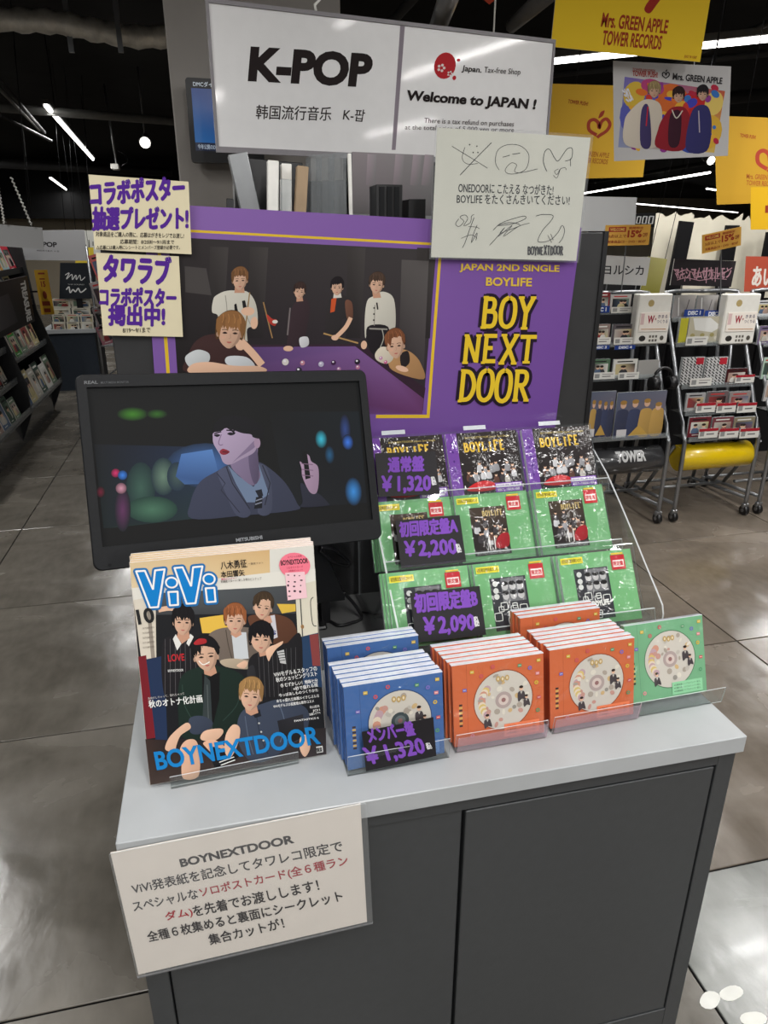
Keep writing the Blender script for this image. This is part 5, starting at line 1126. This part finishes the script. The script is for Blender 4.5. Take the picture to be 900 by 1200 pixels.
# tall beige sheets behind the racks
def wavy(x0, x1, ytop, ybot, y, label, sd):
    r = random.Random(sd); a_, b_ = ony(x0, ybot, y), ony(x1, ybot, y); tz = ony(x0, ytop, y).z; n = 12; pts = [(a_.x, y, a_.z), (b_.x, y, a_.z)]
    for k in range(n+1): pts.append((b_.x+(a_.x-b_.x)*k/n, y, tz+r.uniform(-.02, .02)+.012*math.sin(k*2.3+sd)))
    o = thing('header_sheet', label, 'sheet', (0, 0, 0), 'tall beige sheets behind the racks'); MB().prism(pts, (0, .004, 0)).build('sheet', BEIGE, o)
    MB().box(a_.x+.02, y+.005, 0, a_.x+.05, y+.03, tz-.05).build('support_post', BLKM, o); MB().box(b_.x-.05, y+.005, 0, b_.x-.02, y+.03, tz-.05).build('support_post', BLKM, o)
wavy(757, 800, 251, 345, 4.55, 'beige sheet with torn wavy top, left one behind the racks', 1)
wavy(797, 854, 255, 350, 4.50, 'beige sheet with torn wavy top, middle one behind the racks', 2)
wavy(852, 905, 258, 350, 4.55, 'beige sheet with torn wavy top, right one behind the racks', 3)
def strap(cs, label): M, W, H = quadM(cs, y=4.42); o = thing('black_upright', label, 'post', M, 'black uprights before the beige sheets'); MB().box(0, 0, -.2, W, .02, H).build('bar', BLKM, o); MB().box(W*.2, .004, -M.translation.z, W*.8, .02, -.2).build('foot', BLKM, o)
strap([(797, 259), (813, 260), (805, 305), (789, 303)], 'black upright before the beige sheets, left one'); strap([(852, 264), (866, 264), (861, 306), (845, 306)], 'black upright before the beige sheets, middle one'); strap([(899, 272), (912, 272), (908, 306), (894, 306)], 'black upright before the beige sheets, right one')
plate([(757, 300), (778, 304), (776, 345), (752, 343)], 4.05, 'crumpled yellow-green film bag between left and middle racks', lambda a: a.poly([(757, 300), (778, 304), (776, 345), (752, 343)], [(190, 184, 120), (206, 200, 130), (176, 170, 80), (160, 156, 70)]), 'film_bag', 'bag', None, PRINTC, wires_=True)
plate([(684, 234), (741, 240), (738, 268), (686, 262)], 5.2, 'blank pale grey hanging board above the left rack', lambda a: a.rect(680, 230, 745, 270, (180, 180, 182)), 'hanging_board', 'sign', None, wires_=True)
plate([(737, 252), (772, 256), (772, 264), (737, 262)], 5.4, 'white blocky lettering board left of the beige sheets', lambda a: (a.rect(735, 250, 775, 266, (22, 22, 24)), [a.line([(741+k*7, 254), (745+k*7, 254), (745+k*7, 262), (741+k*7, 262)], 1.6, (220, 220, 220), True) for k in range(4)]), 'letter_board', 'sign', None, wires_=True)
# low dark shelving behind the racks
sh = thing('low_shelf', 'dark shelving behind the rolling racks', 'shelf', (0, 0, 0)); MB().box(1.6, 4.62, 0, 6.2, 5.0, 1.3).build('body', SHELFM, sh)

# ------------------------------------------------------------------ left aisle: long black shelf with leaning titles
LS = thing('wall_shelf', 'long black shelf unit along the left aisle', 'shelf', (0, 0, 0))
MB().box(-2.15, 3.2, .0, -2.1, 7.45, 1.58).build('back_sheet', SHELFM, LS)
MB().box(-1.72, 3.2, .0, -1.60, 7.35, .27).build('kick_panel', mat('glossy_grey_kick', (70, 70, 70), .2, coat=.5), LS)
for y in (4.6, 6.1, 7.42):
    MB().prism([(-2.1, y, .0), (-1.62, y, .0), (-1.5, y, .26), (-1.5, y, .5), (-1.62, y, .95), (-1.66, y, 1.58), (-2.1, y, 1.58)], (0, .025, 0)).build('divider', SHELFM, LS)
LSH = [(3.2, 6.1, .29, -1.50), (3.2, 6.1, .53, -1.56), (3.2, 6.1, .77, -1.60), (3.2, 6.1, 1.02, -1.64), (3.2, 7.42, 1.30, -1.68), (6.12, 7.42, .29, -1.50), (6.12, 7.42, .66, -1.58), (6.12, 7.42, 1.02, -1.64)]
for (y0, y1, z, x) in LSH:
    MB().box(-2.1, y0, z-.02, x, y1, z).build('shelf', SHELFM, LS); MB().box(x-.004, y0, z-.02, x+.002, y1, z+.03).build('shelf_lip', LIPM if z < 1 else SHELFM, LS)
r = random.Random(12); cnt = 0
def leaner(x, y, z, w, h, sd, label, grp, bg=None):
    ln = .28; M_ = frameM((x, y, z), (0, 1, 0), (-math.sin(ln), 0, math.cos(ln)))
    o = thing('title', label, 'book', M_, grp); o.name = 'magazine' if h > .2 else 'cd_case'
    MB().box(0, 0, 0, w, .012, h).build('body', PAGES, o); a = Art(UNIT, w, h); mini(a, sd, bg=bg); a.build('print', PRINTG, o)
cn = lambda c: 'pale' if sum(c) > 560 else ('red' if c[0] > c[1]+40 else ('blue' if c[2] > c[0]+25 else ('greenish' if c[1] > c[0]+15 and c[1] > c[2] else ('dark' if sum(c) < 260 else 'muted'))))
lvl = {.29: 'bottom', .53: 'second', .77: 'third', 1.02: 'fourth', 1.30: 'top', .66: 'middle'}
for (y0, y1, z, x) in LSH:
    y = max(y0, 4.9 if z > .3 else 4.7)+.05; k = 0
    while y < y1-.2:
        h = r.choice([.16, .19, .2]) if y1 < 6.2 and z < 1.1 else r.choice([.22, .25, .27]); wdt = h*r.uniform(.72, .95)
        c = r.choice(PAL); bg = c
        if z == .66 and k == 1: bg = (70, 150, 70)
        if z == 1.30 and y > 6: bg = [(214, 160, 60), (160, 190, 200), (200, 50, 70), (96, 96, 100)][k % 4]
        leaner(x-.03, y, z, wdt, h, cnt+100, 'title no farther than %s from the near end, %s shelf of the %s bay, left aisle' % (['first', 'second', 'third', 'fourth', 'fifth', 'sixth', 'seventh', 'eighth', 'ninth', 'tenth', 'eleventh', 'twelfth', 'thirteenth', 'fourteenth', 'fifteenth', 'sixteenth', 'seventeenth', 'eighteenth'][min(k, 17)], lvl[z], 'far' if y0 > 6 else 'near'), 'leaning titles on the left aisle shelf', bg)
        y += wdt+.012; k += 1; cnt += 1
for o in list(COL.objects):
    if o.get('group') == 'leaning titles on the left aisle shelf':
        o['label'] = o['label'].replace('title no farther than ', 'leaning title, ').replace('leaning title, first from', 'leaning title, nearest at')
# black board with white vertical word
def trs(a):
    a.view(0, 240, 3.75); a.rect(-60, 285, 175, 545, (20, 20, 23)); a.poly([(0, 340), (40, 350), (60, 480), (0, 480)], [(90, 88, 92), (70, 68, 72), (60, 58, 62), (90, 86, 90)])
    a.text('TREASURE', (118, 312), (134, 522), 18, (224, 224, 224), .05)
CS = [(-16, 312), (40, 322), (45, 383), (-16, 380)]
P = [onx(x, y, -1.47) for x, y in CS]
M_ = frameM((-1.47, min(P[0].y, P[3].y), .93), (0, 1, 0), (0, 0, 1)); W = P[1].y-P[0].y; H = .36
tb = thing('header_board', 'black board with a white word running down its edge, left aisle', 'sign', M_); MB().box(0, 0, 0, W, .02, H).build('board', BLKP, tb)
a = Art(UNIT, W, H); a.rect(0, 0, 100, 100, (20, 20, 23)); a.poly([(5, 30), (50, 25), (60, 85), (5, 90)], [(90, 88, 92), (60, 58, 62), (50, 48, 52), (96, 92, 96)])
a.text('TREASURE', (80, 8), (80, 94), 13, (224, 224, 224), .05)
a.build('print', PRINTG, tb)
def yc(a):
    a.rect(0, 0, 100, 100, (206, 160, 44)); c = (140, 60, 34)
    a.line([(25, 8), (75, 8)], 4, c); a.text('15', (34, 38), (68, 38), 13, c, .05); a.ell(50, 56, 16, 9, c, 16); a.rect(20, 70, 80, 80, c); a.rect(26, 86, 76, 95, c); a.line([(30, 20), (70, 20)], 3, c)
P = [ony(x, y, 6.95) for x, y in ((46, 316), (62, 318), (68, 368), (50, 368))]
t = thing('discount_card', 'tall yellow 15 percent card at the end of the left aisle shelf', 'card', (P[3].x, 6.9, P[3].z)); W = P[1].x-P[0].x; H = P[0].z-P[3].z
MB().box(0, 0, 0, W, .004, H).build('card', PAPER, t); MB().box(-.3, .004, H*.5, W*.3, .008, H*.54).build('bracket', BLKM, t); a = Art(UNIT, W, H); yc(a); a.build('print', PRINTG, t)
def hang(cs, y, label, draw, name='hanging_sign', cat='sign', grp=None, m=PRINTG, wires=(.15, .85), body=None, wire_m=None):
    M, W, H = quadM(cs, y=y); o = thing(name, label, cat, M, grp); MB().box(0, 0, 0, W, .003, H).build('board', body or WHITEP, o); a = Art(cs, W, H); draw(a); a.build('print', m, o)
    for p in wires: MB().tube([(W*p, .002, H), (W*p, .002, 3.2-M.translation.z)], .0025, 5).build('wire', wire_m or BLKM, o)
hang([(-20, 262), (50, 266), (51, 293), (-20, 286)], 5.9, 'blank pale grey sign hanging over the left aisle', lambda a: a.poly([(-20, 262), (50, 266), (51, 293), (-20, 286)], (176, 176, 178)), grp='signs over the left aisle', wires=(.2, .8))
def kp(a): a.rect(20, 270, 100, 305, (178, 178, 182)); a.view(0, 240, 6.43); a.text('K-POP', (268, 314), (432, 320), 38, (40, 38, 42), .04); a.text('韩国流行音乐  K-팝', (275, 350), (445, 356), 12, (70, 68, 72), .01)
hang([(33, 276), (86, 279.5), (86, 299.5), (33, 297)], 8.0, 'small grey K-POP sign hanging above the far counter', kp, grp='signs over the left aisle')
# far counter with stepped CD display
fc = thing('far_counter', 'dark counter with grey top at the end of the left aisle', 'counter', (0, 0, 0))
A_, B_ = ony(50, 388, 8.35), ony(110, 388, 8.35)
MB().box(A_.x, 8.37, 0, B_.x, 8.95, .62).build('body', mat('slate_counter', (40, 46, 54), .5), fc); MB().box(A_.x-.02, 8.34, .62, B_.x+.02, 8.97, .66).build('top', TOPG, fc)
def sk(a): a.rect(70, 308, 112, 350, (34, 38, 44)); a.view(0, 240, 6.43); a.curve([(490, 530), (520, 515), (500, 560), (540, 525), (545, 565), (570, 530), (575, 565), (600, 530), (610, 570), (640, 545)], 6, (226, 226, 226)); a.curve([(500, 640), (520, 620), (530, 662), (550, 640), (570, 655), (590, 630), (610, 660), (650, 632)], 9, (230, 230, 230)); a.text('THE SOUND', (510, 604), (635, 606), 8, (200, 200, 200), .0)
M, W, H = quadM([(70, 311), (106, 312), (110, 349), (75, 348)], y=8.55); o = thing('header_board', 'black board with white script above the far CD display', 'sign', M); MB().box(0, 0, 0, W, .01, H).build('board', BLKP, o); MB().box(W*.4, .01, .66-M.translation.z, W*.6, .02, H*.5).build('post', BLKM, o)
a = Art([(70, 311), (106, 312), (110, 349), (75, 348)], W, H); sk(a); a.build('print', PRINTG, o)
M = None
far_p = None
for row, (py0, py1, yy) in enumerate(((350, 361, 8.60), (361, 371, 8.52), (368, 379, 8.45), (377, 388, 8.38))):
    for c_ in range(3 if row > 1 else 2):
        w_ = 15 if row > 1 else 22; x0 = 60+c_*(w_+1.5)+row*.5; 
        M, W, H = quadM([(x0, py0), (x0+w_, py0), (x0+w_+.5, py1), (x0+.5, py1)], y=yy); o = thing('cd_case', 'pale CD, %s in row %s from the top of the far display' % (['left', 'second', 'third'][c_], ['one', 'two', 'three', 'four'][row]), 'cd', M, 'pale CDs in the far display')
        MB().box(0, 0, 0, W, .02, H).build('body', CASEC, o); a = Art(UNIT, W, H); mini(a, 70+row*3+c_, bg=(206, 200, 184)); a.build('print', PRINTG, o)
st = thing('step_display', 'stepped stand under the pale CDs of the far counter', 'stand', (0, 0, 0))
for row, (py1, yy) in enumerate(((361, 8.625), (371, 8.545), (379, 8.475), (388, 8.405))):
    p = ony(60, py1, yy); q = ony(112, py1, yy); MB().box(p.x, yy, .66, q.x, yy+.07, max(p.z, .665)).build('step', BLKP, st)
hang([(85, 277), (111, 279), (112, 296), (86, 294)], 9.2, 'white board with black scrawls behind the far counter', lambda a: (a.rect(80, 270, 120, 300, (220, 220, 216)), [a.line([(89+k*5, 281+(k % 3)*2), (93+k*4, 288+(k % 2)*3)], 1, (40, 40, 40)) for k in range(5)]), name='scrawl_board', grp='signs over the left aisle')
plate([(91, 295), (106, 295), (107, 306), (92, 306)], 8.8, 'small yellow card behind the far counter', lambda a: a.rect(88, 290, 110, 310, (236, 208, 70)), 'yellow_card', 'card', None, wires_=True)
# far rack right of the counter with pinkish titles
fr_ = thing('far_rack', 'grey metal rack with pinkish titles beside the far counter', 'rack', (0, 0, 0))
p0, p1_ = ony(112, 395, 7.6), ony(150, 395, 7.6)
for x in (p0.x+.02, p1_.x): MB().tube([(x, 7.6, 0), (x, 7.7, 1.5)], .012, 8).build('upright', STEEL, fr_)
MB().tube([(p0.x+.02, 7.6, .25), (p1_.x, 7.62, .45)], .008, 6).build('brace', STEEL, fr_)
for k, (a0, b0, c0, d0, cc) in enumerate(((107, 300, 126, 330, (214, 110, 110)), (108, 332, 128, 362, (180, 170, 170)), (110, 362, 128, 386, (150, 140, 142)), (114, 384, 131, 405, (170, 110, 124)))):
    M, W, H = quadM([(a0, b0), (c0, b0-6), (c0+3, d0-4), (a0+4, d0)], y=7.5); o = thing('magazine', 'far rack title, %s from the top' % ['first', 'second', 'third', 'fourth'][k], 'magazine', M, 'titles on the far rack')
    MB().box(M.translation.x-.02, 7.49, M.translation.z-.01, M.translation.x+W+.02, 7.72, M.translation.z-.002).build('shelf', STEEL, fr_)
    MB().box(0, 0, 0, W, .01, H).build('body', PAGES, o); a = Art(UNIT, W, H); mini(a, 90+k, bg=cc); a.build('print', PRINTG, o)

# ------------------------------------------------------------------ ceiling: foil duct, rails, trunking, spot lamps
def run(name, pts, rad, m, label, cat='pipe', grp=None, n=10): o = MB().tube(pts, rad, n).build(name, m, None, label=label, cat=cat); (grp and o.__setitem__('group', grp)); return o
d0, d1_ = onz(-40, 17, 2.55), onz(205, 46, 2.55)
pp = smooth3([d0+(d1_-d0)*k/5+Vector((0, 0, R.uniform(-.015, .015))) for k in range(6)], 6)
run('foil_duct', pp, [.05+.006*math.sin(i*1.9) for i in range(len(pp))], SILV, 'crinkled silver foil duct across the top left ceiling', n=14)
for k, (x, y) in enumerate(((82, 45), (140, 45))): 
    p = onz(x, y, 2.5); MB().box(p.x-.012, p.y-.01, 2.44, p.x+.012, p.y+.01, 3.2).build('duct_strap', STEEL, None, label='metal strap under the foil duct, %s one' % ['left', 'right'][k], cat='strap', group='duct straps')
for k, (a_, b_, z, rd, lb) in enumerate((((0, 28), (400, 62), 2.62, .012, 'thin rail below the foil duct'), ((-5, 90), (52, 155), 2.5, .016, 'dark light rail slanting at the left edge'), ((-5, 100), (46, 152), 2.52, .012, 'second thinner rail slanting at the left edge'), ((0, 126), (205, 142), 2.55, .035, 'long grey pipe behind the left tube lamp'), ((0, 135), (60, 165), 2.4, .012, 'short pipe near the left edge'), ((700, 112), (905, 25), 2.6, .016, 'dark slanting rail at the top right'), ((560, 96), (905, 62), 2.64, .02, 'dark rail beside the long right tube lamp'), ((690, 214), (905, 178), 2.6, .03, 'dark rail below the group photo poster'), ((690, 224), (860, 196), 2.62, .03, 'second dark rail below the group photo poster'), ((500, -20), (420, 70), 2.5, .02, 'dark pipe behind the hanging sign'), ((-30, 190), (200, 202), 2.5, .06, 'wide dark duct over the left aisle'), ((690, 130), (905, 110), 2.7, .05, 'wide dark duct over the right racks'))):
    run('ceiling_rail' if rd < .03 else 'ceiling_pipe', [onz(*a_, z), onz(*b_, z)], rd, mat('dim_grey_metal', (130, 130, 128), .5, .3) if k in (3, 2, 0) else mat('black_metal_dull', (52, 52, 53), .5, .3), lb)
# right behind the top edge: bundled grey ducts above the hanging sign
run('ceiling_pipe', [onz(535, -30, 2.2), onz(510, 40, 2.25)], .03, STEEL, 'short bright metal pipe above the sign, left one'); run('ceiling_pipe', [onz(600, 30, 2.5), onz(645, -10, 2.3)], .03, mat('pipe_grey', (110, 108, 106), .5), 'pale grey pipe above the tax-free sign')
for k, (x, y, e, lb) in enumerate(((170, 167, 14, 'glaring spot lamp on a bracket over the left aisle'), (833, 188, 10, 'glaring spot lamp right below the group photo poster'))):
    p = onz(x, y, 2.5); o = thing('spot_lamp', lb, 'lamp', (p.x, p.y, 2.5), 'spot lamps'); MB().tube([(0, 0, 0), (0, .14, .06)], [.06, .045], 16).build('can', HOUSE, o)
    MB().tube([(0, -.004, -.001), (0, -.012, -.004)], .05, 16).build('lens', mat('spot_lens_%s' % ['left', 'right'][k], (255, 250, 240), .3, emit=e), o); MB().tube([(0, .1, .05), (0, .1, .7)], .01, 6).build('stem', HOUSE, o)
p = onz(137, 196, 2.35)
cm = thing('ceiling_camera', 'small white camera on a drop pole above the notes', 'camera', (p.x, p.y, p.z)); MB().tube([(0, 0, .02), (-.03, 0, 3.2-p.z)], .012, 8).build('pole', STEEL, cm); MB().box(-.06, -.1, -.03, .03, .06, .03, bev=.008).build('body', WHITEP, cm); MB().tube([(.03, 0, 0), (.12, 0, .05), (.14, 0, .12), (.03, 0, .18)], .006, 6).build('lead', BLKP, cm)
for k, (x0, y0, x1, y1) in enumerate(((12, 208, 36, 264), (-4, 215, 4, 262))):
    A_, B_ = ony(x0, y0, 5.85), ony(x1, y1, 5.85); run('coiled_cord', smooth3([A_+(B_-A_)*(i/24)+Vector((.012*(i % 2), 0, 0)) for i in range(25)], 2), .006, WHITEP, 'thin white coiled cord above the blank sign, %s one' % ['right', 'left'][k], 'cord', 'coiled cords', 6)
p = onz(715, 195, 2.5)
# ------------------------------------------------------------------ hanging yellow and group posters
YP = (255, 214, 50); RDK = (170, 60, 36)
def apple(a, cx, cy, s, c):
    a.curve([(cx-s*.15, cy+s*.75), (cx-s*.75, cy+s*.35), (cx-s*.8, cy-s*.25), (cx-s*.45, cy-s*.45), (cx-s*.1, cy-s*.2), (cx, cy+s*.2), (cx+s*.15, cy-s*.3), (cx+s*.5, cy-s*.5), (cx+s*.8, cy-s*.1), (cx+s*.6, cy+s*.4), (cx+s*.05, cy+s*.8), (cx-s*.1, cy+s*.95)], s*.26, c)
    a.blob([(cx-s*.12, cy-s*.55), (cx+s*.0, cy-s*1.0), (cx+s*.3, cy-s*1.15), (cx+s*.2, cy-s*.75)], c)
def y1_(a): a.poly([(655, -75), (840, -55), (821, 75.5), (649, 52)], YP); a.view(500, 0, 2.25); apple(a, 190, -52, 62, RDK); a.blob([(565, 25), (580, -2), (610, -30), (625, -24), (600, 10), (580, 36)], (176, 50, 40)); a.text('Mrs. GREEN APPLE', (454, 70), (628, 92), 38, RDK, .03); a.text('TOWER RECORDS', (458, 116), (613, 134), 38, RDK, .03); a.text('JULY 8 1507', (677, 158), (712, 163), 9, RDK, .02)
hang([(655, -75), (840, -55), (821, 75.5), (649, 52)], 2.25, 'big yellow poster with red lettering cut by the top edge', y1_, 'hanging_poster', 'poster', 'yellow apple posters', PRINT, (.1, .9))
def grp(a):
    a.rect(720, 75, 856, 186, (206, 204, 206)); a.view(500, 0, 2.25)
    a.poly([(505, 200), (790, 232), (786, 236), (522, 206)], (206, 204, 206)); a.poly([(522, 206), (786, 236), (760, 408), (505, 383)], [(120, 110, 190), (200, 90, 60), (226, 190, 90), (150, 160, 200)])
    for (x, y, rx, ry_, c) in ((560, 300, 50, 60, (96, 100, 190)), (640, 260, 44, 40, (220, 110, 50)), (700, 290, 50, 50, (200, 40, 40)), (740, 350, 40, 50, (226, 180, 60)), (620, 350, 36, 34, (70, 60, 140)), (545, 250, 26, 34, (226, 190, 70)), (690, 380, 34, 26, (60, 80, 170)), (590, 230, 30, 20, (190, 70, 130)), (755, 270, 26, 34, (236, 206, 110))): a.ell(x, y, rx, ry_, c, 16, a=.3)
    rq = random.Random(4)
    for k in range(60): a.ell(rq.uniform(535, 765), rq.uniform(225, 392), rq.uniform(5, 18), rq.uniform(4, 12), rq.choice([(70, 70, 190), (210, 60, 50), (236, 180, 60), (150, 60, 150), (230, 120, 50), (60, 120, 200), (190, 40, 70)]), 10, a=rq.uniform(0, 3))
    a.blob([(535, 290), (570, 262), (608, 272), (614, 320), (600, 385), (524, 378), (520, 320)], (226, 214, 200)); a.blob([(562, 290), (580, 280), (586, 380), (560, 378)], (70, 60, 110)); a.line([(578, 280), (574, 330)], 3, (200, 40, 60))
    a.blob([(616, 310), (640, 282), (676, 284), (692, 330), (672, 396), (600, 386), (604, 340)], (150, 30, 44)); a.blob([(636, 300), (664, 296), (660, 380), (632, 380)], (60, 20, 40)); a.curve([(640, 288), (652, 310), (668, 290)], 3, (220, 210, 200))
    a.blob([(688, 310), (706, 278), (738, 280), (750, 330), (738, 402), (680, 396)], (52, 50, 110)); a.line([(712, 290), (716, 350)], 3, (190, 180, 190))
    for (x, y, hc) in ((594, 240, (196, 170, 120)), (657, 252, (60, 34, 30)), (722, 246, (34, 26, 34))): head(a, x, y, 27, 32, hc, style=2, face=True)
    a.text('ミセス', (528, 270), (542, 264), 34, (240, 240, 250), .04); a.text('TOWER PUSH!', (540, 204), (602, 206), 14, (170, 60, 50), .03); a.text('Mrs. GREEN APPLE', (640, 210), (776, 218), 18, (50, 46, 50), .03); apple(a, 623, 197, 11, (40, 40, 44)); a.text('TOWER RECORDS', (540, 190), (596, 192), 6, (170, 60, 50), .02)
hang([(735, 78.5), (852, 83), (838, 181.5), (723.5, 170.5)], 2.35, 'colourful poster of three men under a white heading strip', grp, 'hanging_poster', 'poster', None, PRINT, (.15, .85))
def y2(a): a.rect(640, 100, 760, 210, (240, 190, 60)); a.view(500, 0, 2.25); apple(a, 452, 328, 34, (180, 70, 50)); a.text('Mrs. GREEN APPLE', (404, 408), (484, 416), 14, (190, 110, 44), .02); a.text('TOWER RECORDS', (404, 426), (482, 434), 14, (190, 110, 44), .02); a.text('TOWER PUSH!', (368, 272), (418, 278), 10, RDK, .02)
hang([(662.5, 106), (744, 116), (738, 202), (655, 190)], 3.3, 'yellow apple poster half hidden by the autographed card', y2, 'hanging_poster', 'poster', 'yellow apple posters', PRINT, (.1, .9))
def y3(a): a.rect(840, 140, 960, 240, (206, 160, 48)); a.view(500, 0, 2.25); apple(a, 902, 412, 40, (180, 70, 50)); a.text('Mrs. GREEN APPLE', (842, 468), (930, 474), 14, (180, 96, 44), .02); a.text('TOWER RECORDS', (842, 486), (930, 492), 14, (180, 96, 44), .02); a.text('TOWER PUSH!', (824, 362), (862, 366), 9, RDK, .02)
hang([(862, 152), (950, 156), (944, 226), (850, 218.5)], 3.3, 'yellow apple poster at the right frame edge, upper one', y3, 'hanging_poster', 'poster', 'yellow apple posters', PRINT, (.1, .9))
def y4(a): a.rect(880, 220, 960, 270, (226, 178, 30)); a.view(500, 0, 2.25); a.rect(893, 540, 915, 560, (150, 60, 30))
hang([(896, 224), (950, 228), (948, 262), (890, 258)], 3.1, 'small bright yellow poster at the right frame edge, lower one', y4, 'hanging_poster', 'poster', None, PRINT, (.1, .9))

# ------------------------------------------------------------------ white scuffed stickers on the floor
for k, (x, y, lb) in enumerate(((832, 1172, 'round white sticker on the dark slab by the cabinet'), (857, 1164, 'curved white sticker on the pale slab edge'), (883, 1194, 'white sticker cut by the lower frame edge'))):
    p = onz(x, y, 0); n = 16; pts = []
    for i in range(n):
        b = 2*math.pi*i/n; q = .022+.004*math.sin(2*b+k); pts.append((p.x+q*1.2*math.cos(b), p.y+q*.8*math.sin(b), 0.0002))
    MB().prism(pts, (0, 0, .0006)).build('floor_sticker', mat('white_sticker', (226, 226, 220), .6), None, label=lb, cat='sticker', group='white stickers on the floor')
